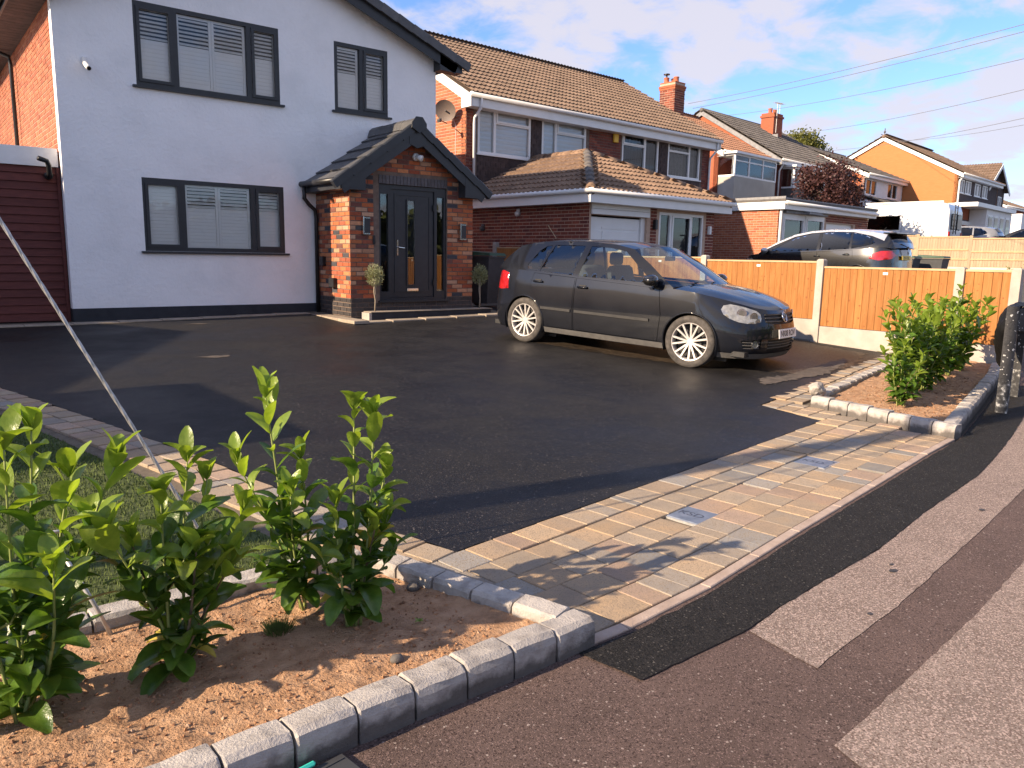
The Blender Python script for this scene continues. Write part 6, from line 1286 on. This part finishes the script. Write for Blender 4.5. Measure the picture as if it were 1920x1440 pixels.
    dk = MB().lathe([(0,.0),(.20*k,.0),(.205*k,.02)], 28).lathe([(.0,.03),(.13,.03),(.13,.01)], 24); dme = dk.mesh('brake_disc'); dme.materials.append(MATS['trim_black'])
    for ax in sp['axles']:
        for s in (1,-1):
            wr = link('wheel', tme, t, T((ax,s*(lin(ty,s_x(ax))-.115),Rw)) @ (RZ(0) if s > 0 else RZ(math.pi)) @ (RZ(R(6)*(1 if s > 0 else 1)) if ax > 0 and detail else RZ(0)))
            link('rim', rme, wr); link('brake_disc', dme, wr)
    # plates and badges
    def plate_(x, z, txt, m, fx):
        pm = T((x,0,z)) @ RZ(R(90) if fx > 0 else R(-90)) @ RX(R(90)) @ (RX(R(-8)) if fx > 0 else RX(R(-6)))
        pl = obj('number_plate', MB().rbox(-.26,.26,-.055,.055,-.004,.004,.003), m, t, mt=pm); text_mesh(txt, .098, 'ink', T((0,-.002,.0042)) @ Matrix.Diagonal((.92,1,1,1)), pl, depth=.0006, bold=.0022)
    if plate: plate_(P[0][0]+.028, .468*hz, plate, 'plate_white', 1)
    if rear_plate: plate_(P[-1][0]-.012, .80*hz, rear_plate, 'plate_yellow', -1)
    if front_badge:
        p = Wf(0,.655*hz,.012); bm_ = T(p) @ RZ(R(90)) @ RX(R(90)) @ RX(R(-20)); b = MB()
        tb = lambda pts: b.tube([tuple(bm_ @ Vector((q[0],q[1],.004))) for q in pts], .0062, 6)
        tb([(.060*math.cos(a*math.pi/16),.060*math.sin(a*math.pi/16)) for a in range(33)]); tb([(-.026,.054),(0,.006),(.026,.054)]); tb([(-.052,.028),(-.024,-.050),(0,.0),(.024,-.050),(.052,.028)])
        bg_ = obj('badge', b, 'chrome', t, True); obj('badge_disc', MB().tube([tuple(bm_ @ Vector((0,0,-.006))),tuple(bm_ @ Vector((0,0,.0005)))], .060, 24), 'trim_black', bg_)
    if rear_badge:
        x, z = P[-1][0]-.045, 1.02*hz/1.0; z = 1.06; b = MB(); pts = [(0,.075),(.045,0),(0,-.075),(-.045,0),(0,.075)]
        b.tube([(x,q[0],z+q[1]) for q in pts], .011, 6); obj('badge', b, 'chrome', t, True)
        obj('spoiler', MB().rbox(-2.12,-1.80,-.60,.60,1.475,1.515,.015), 'paint_black', t); obj('rear_wiper', MB().tube([(-2.19,0,1.16),(-2.14,.32,1.24)], .010, 5).rbox(-2.2,-2.15,-.06,.06,1.13,1.18,.01), 'trim_black', t)
    return t
def place(x, y, yaw, pitch=0, z=None): return T((x,y,gz(x,y) if z is None else z)) @ RZ(yaw) @ RY(pitch)
car('hatchback', 'dark grey five-door hatchback with silver alloy wheels parked on the drive', GOLF, place(7.975,7.323,math.atan2(-.9819,.1853),R(2.07),.19), 'paint_dark', plate='NR08 ROV', rear_plate='NR08 ROV', front_badge=True, mould=True, step=.055, backglass='glass_car')
car('people_carrier', 'black people carrier with silver roof parked nose-in behind the fence', MPV, place(19.62,11.30,R(93.5),0), 'paint_black', roofpaint='paint_silver', glass='glass_dark', rear_plate='FJ16 KXL', rear_badge=True, backglass='glass_dark')
car('estate_car', 'silver car behind the weathered fence beside the white van', MPV, place(40.1,16.5,R(97)), 'paint_grey', detail=False, glass='glass_dark')
car('blue_suv', 'dark blue-grey car behind the weathered fence at the right edge', MPV, place(41.6,13.4,R(97)), 'paint_dark', detail=False, glass='glass_dark')
# white van
VN = thing('white_van', 'tall white panel van with dark side windows behind the weathered fence', 'van', (35.7,17.2,gz(35.7,17.2)), R(97))
sec = [(2.55,.35),(2.6,.9),(2.35,1.15),(1.75,1.95),(1.35,2.35),(.9,2.50),(-2.2,2.52),(-2.42,2.44),(-2.5,2.2),(-2.55,.35)]
b = MB(); n_ = len(sec); ring = [(1.0,.0),(.995,.10),(.96,.18)]
V = []; 
for y, q in ((-.99,.10),(-.97,.04),(-.90,0),(.90,0),(.97,.04),(.99,.10)): V += [(x*(1-q*.02), y*(1-.06*max(0,(z-1.2)/1.3)), z-q*.8*(z > 2.0)) for x,z in sec]
b.add(V, [(j*n_+k,(j+1)*n_+k,(j+1)*n_+(k+1)%n_,j*n_+(k+1)%n_) for j in range(5) for k in range(n_)]+[tuple(range(n_)), tuple(range(5*n_,6*n_))[::-1]])
obj('body', b, 'paint_white', VN, True, fix=True); VN.children[0].data.shade_flat()
for s in (1,-1):
    yy = lambda z: s*(.99*(1-.06*max(0,(z-1.2)/1.3))+.006)
    for nm, pl in (('cab_window',[(1.0,1.35),(1.85,1.35),(1.45,1.95),(1.0,1.98)]),('side_window',[(-.55,1.40),(.80,1.40),(.80,2.0),(-.55,2.0)])):
        obj(nm, MB().add([(x,yy(z),z) for x,z in pl], [tuple(range(len(pl)))]), 'glass_dark', VN); obj('window_void', MB().add([(x,yy(z)-s*.003,z) for x,z in pl], [tuple(range(len(pl)))]), 'room_dark', VN)
    obj('door_gap', MB().box(-.66,-.65,yy(1.2)-.004,yy(1.2)+.004,.5,2.3), 'trim_grey', VN)
    for x in (1.6,-1.6): wr = obj('wheel', MB().lathe([(0,.10),(.18,.10),(.2,.08),(.33,.10),(.35,.06),(.35,-.06),(.33,-.10)], 24, T((x,s*.90,.35)) @ (RZ(0) if s > 0 else RZ(math.pi))), 'tyre', VN, True)
obj('rear_window', MB().box(-2.575,-2.54,-.7,-.08,1.4,2.05).box(-2.575,-2.54,.08,.7,1.4,2.05), 'glass_dark', VN); obj('rear_light', MB().box(-2.57,-2.53,.82,.93,.9,1.3), 'lamp_red', VN); obj('rear_light', MB().box(-2.57,-2.53,-.93,-.82,.9,1.3), 'lamp_red', VN)
b = MB().tube([(-2.62,.25,1.2),(-2.62,.25,2.45)], .02, 6).tube([(-2.62,.6,1.2),(-2.62,.6,2.45)], .02, 6)
for i in range(5): b.tube([(-2.62,.25,1.3+i*.25),(-2.62,.6,1.3+i*.25)], .015, 6)
obj('ladder', b, 'trim_black', VN, True); obj('roof_rack', MB().box(-2.2,1.0,-.85,-.8,2.53,2.60).box(-2.2,1.0,.8,.85,2.53,2.60), 'white_upvc', VN)
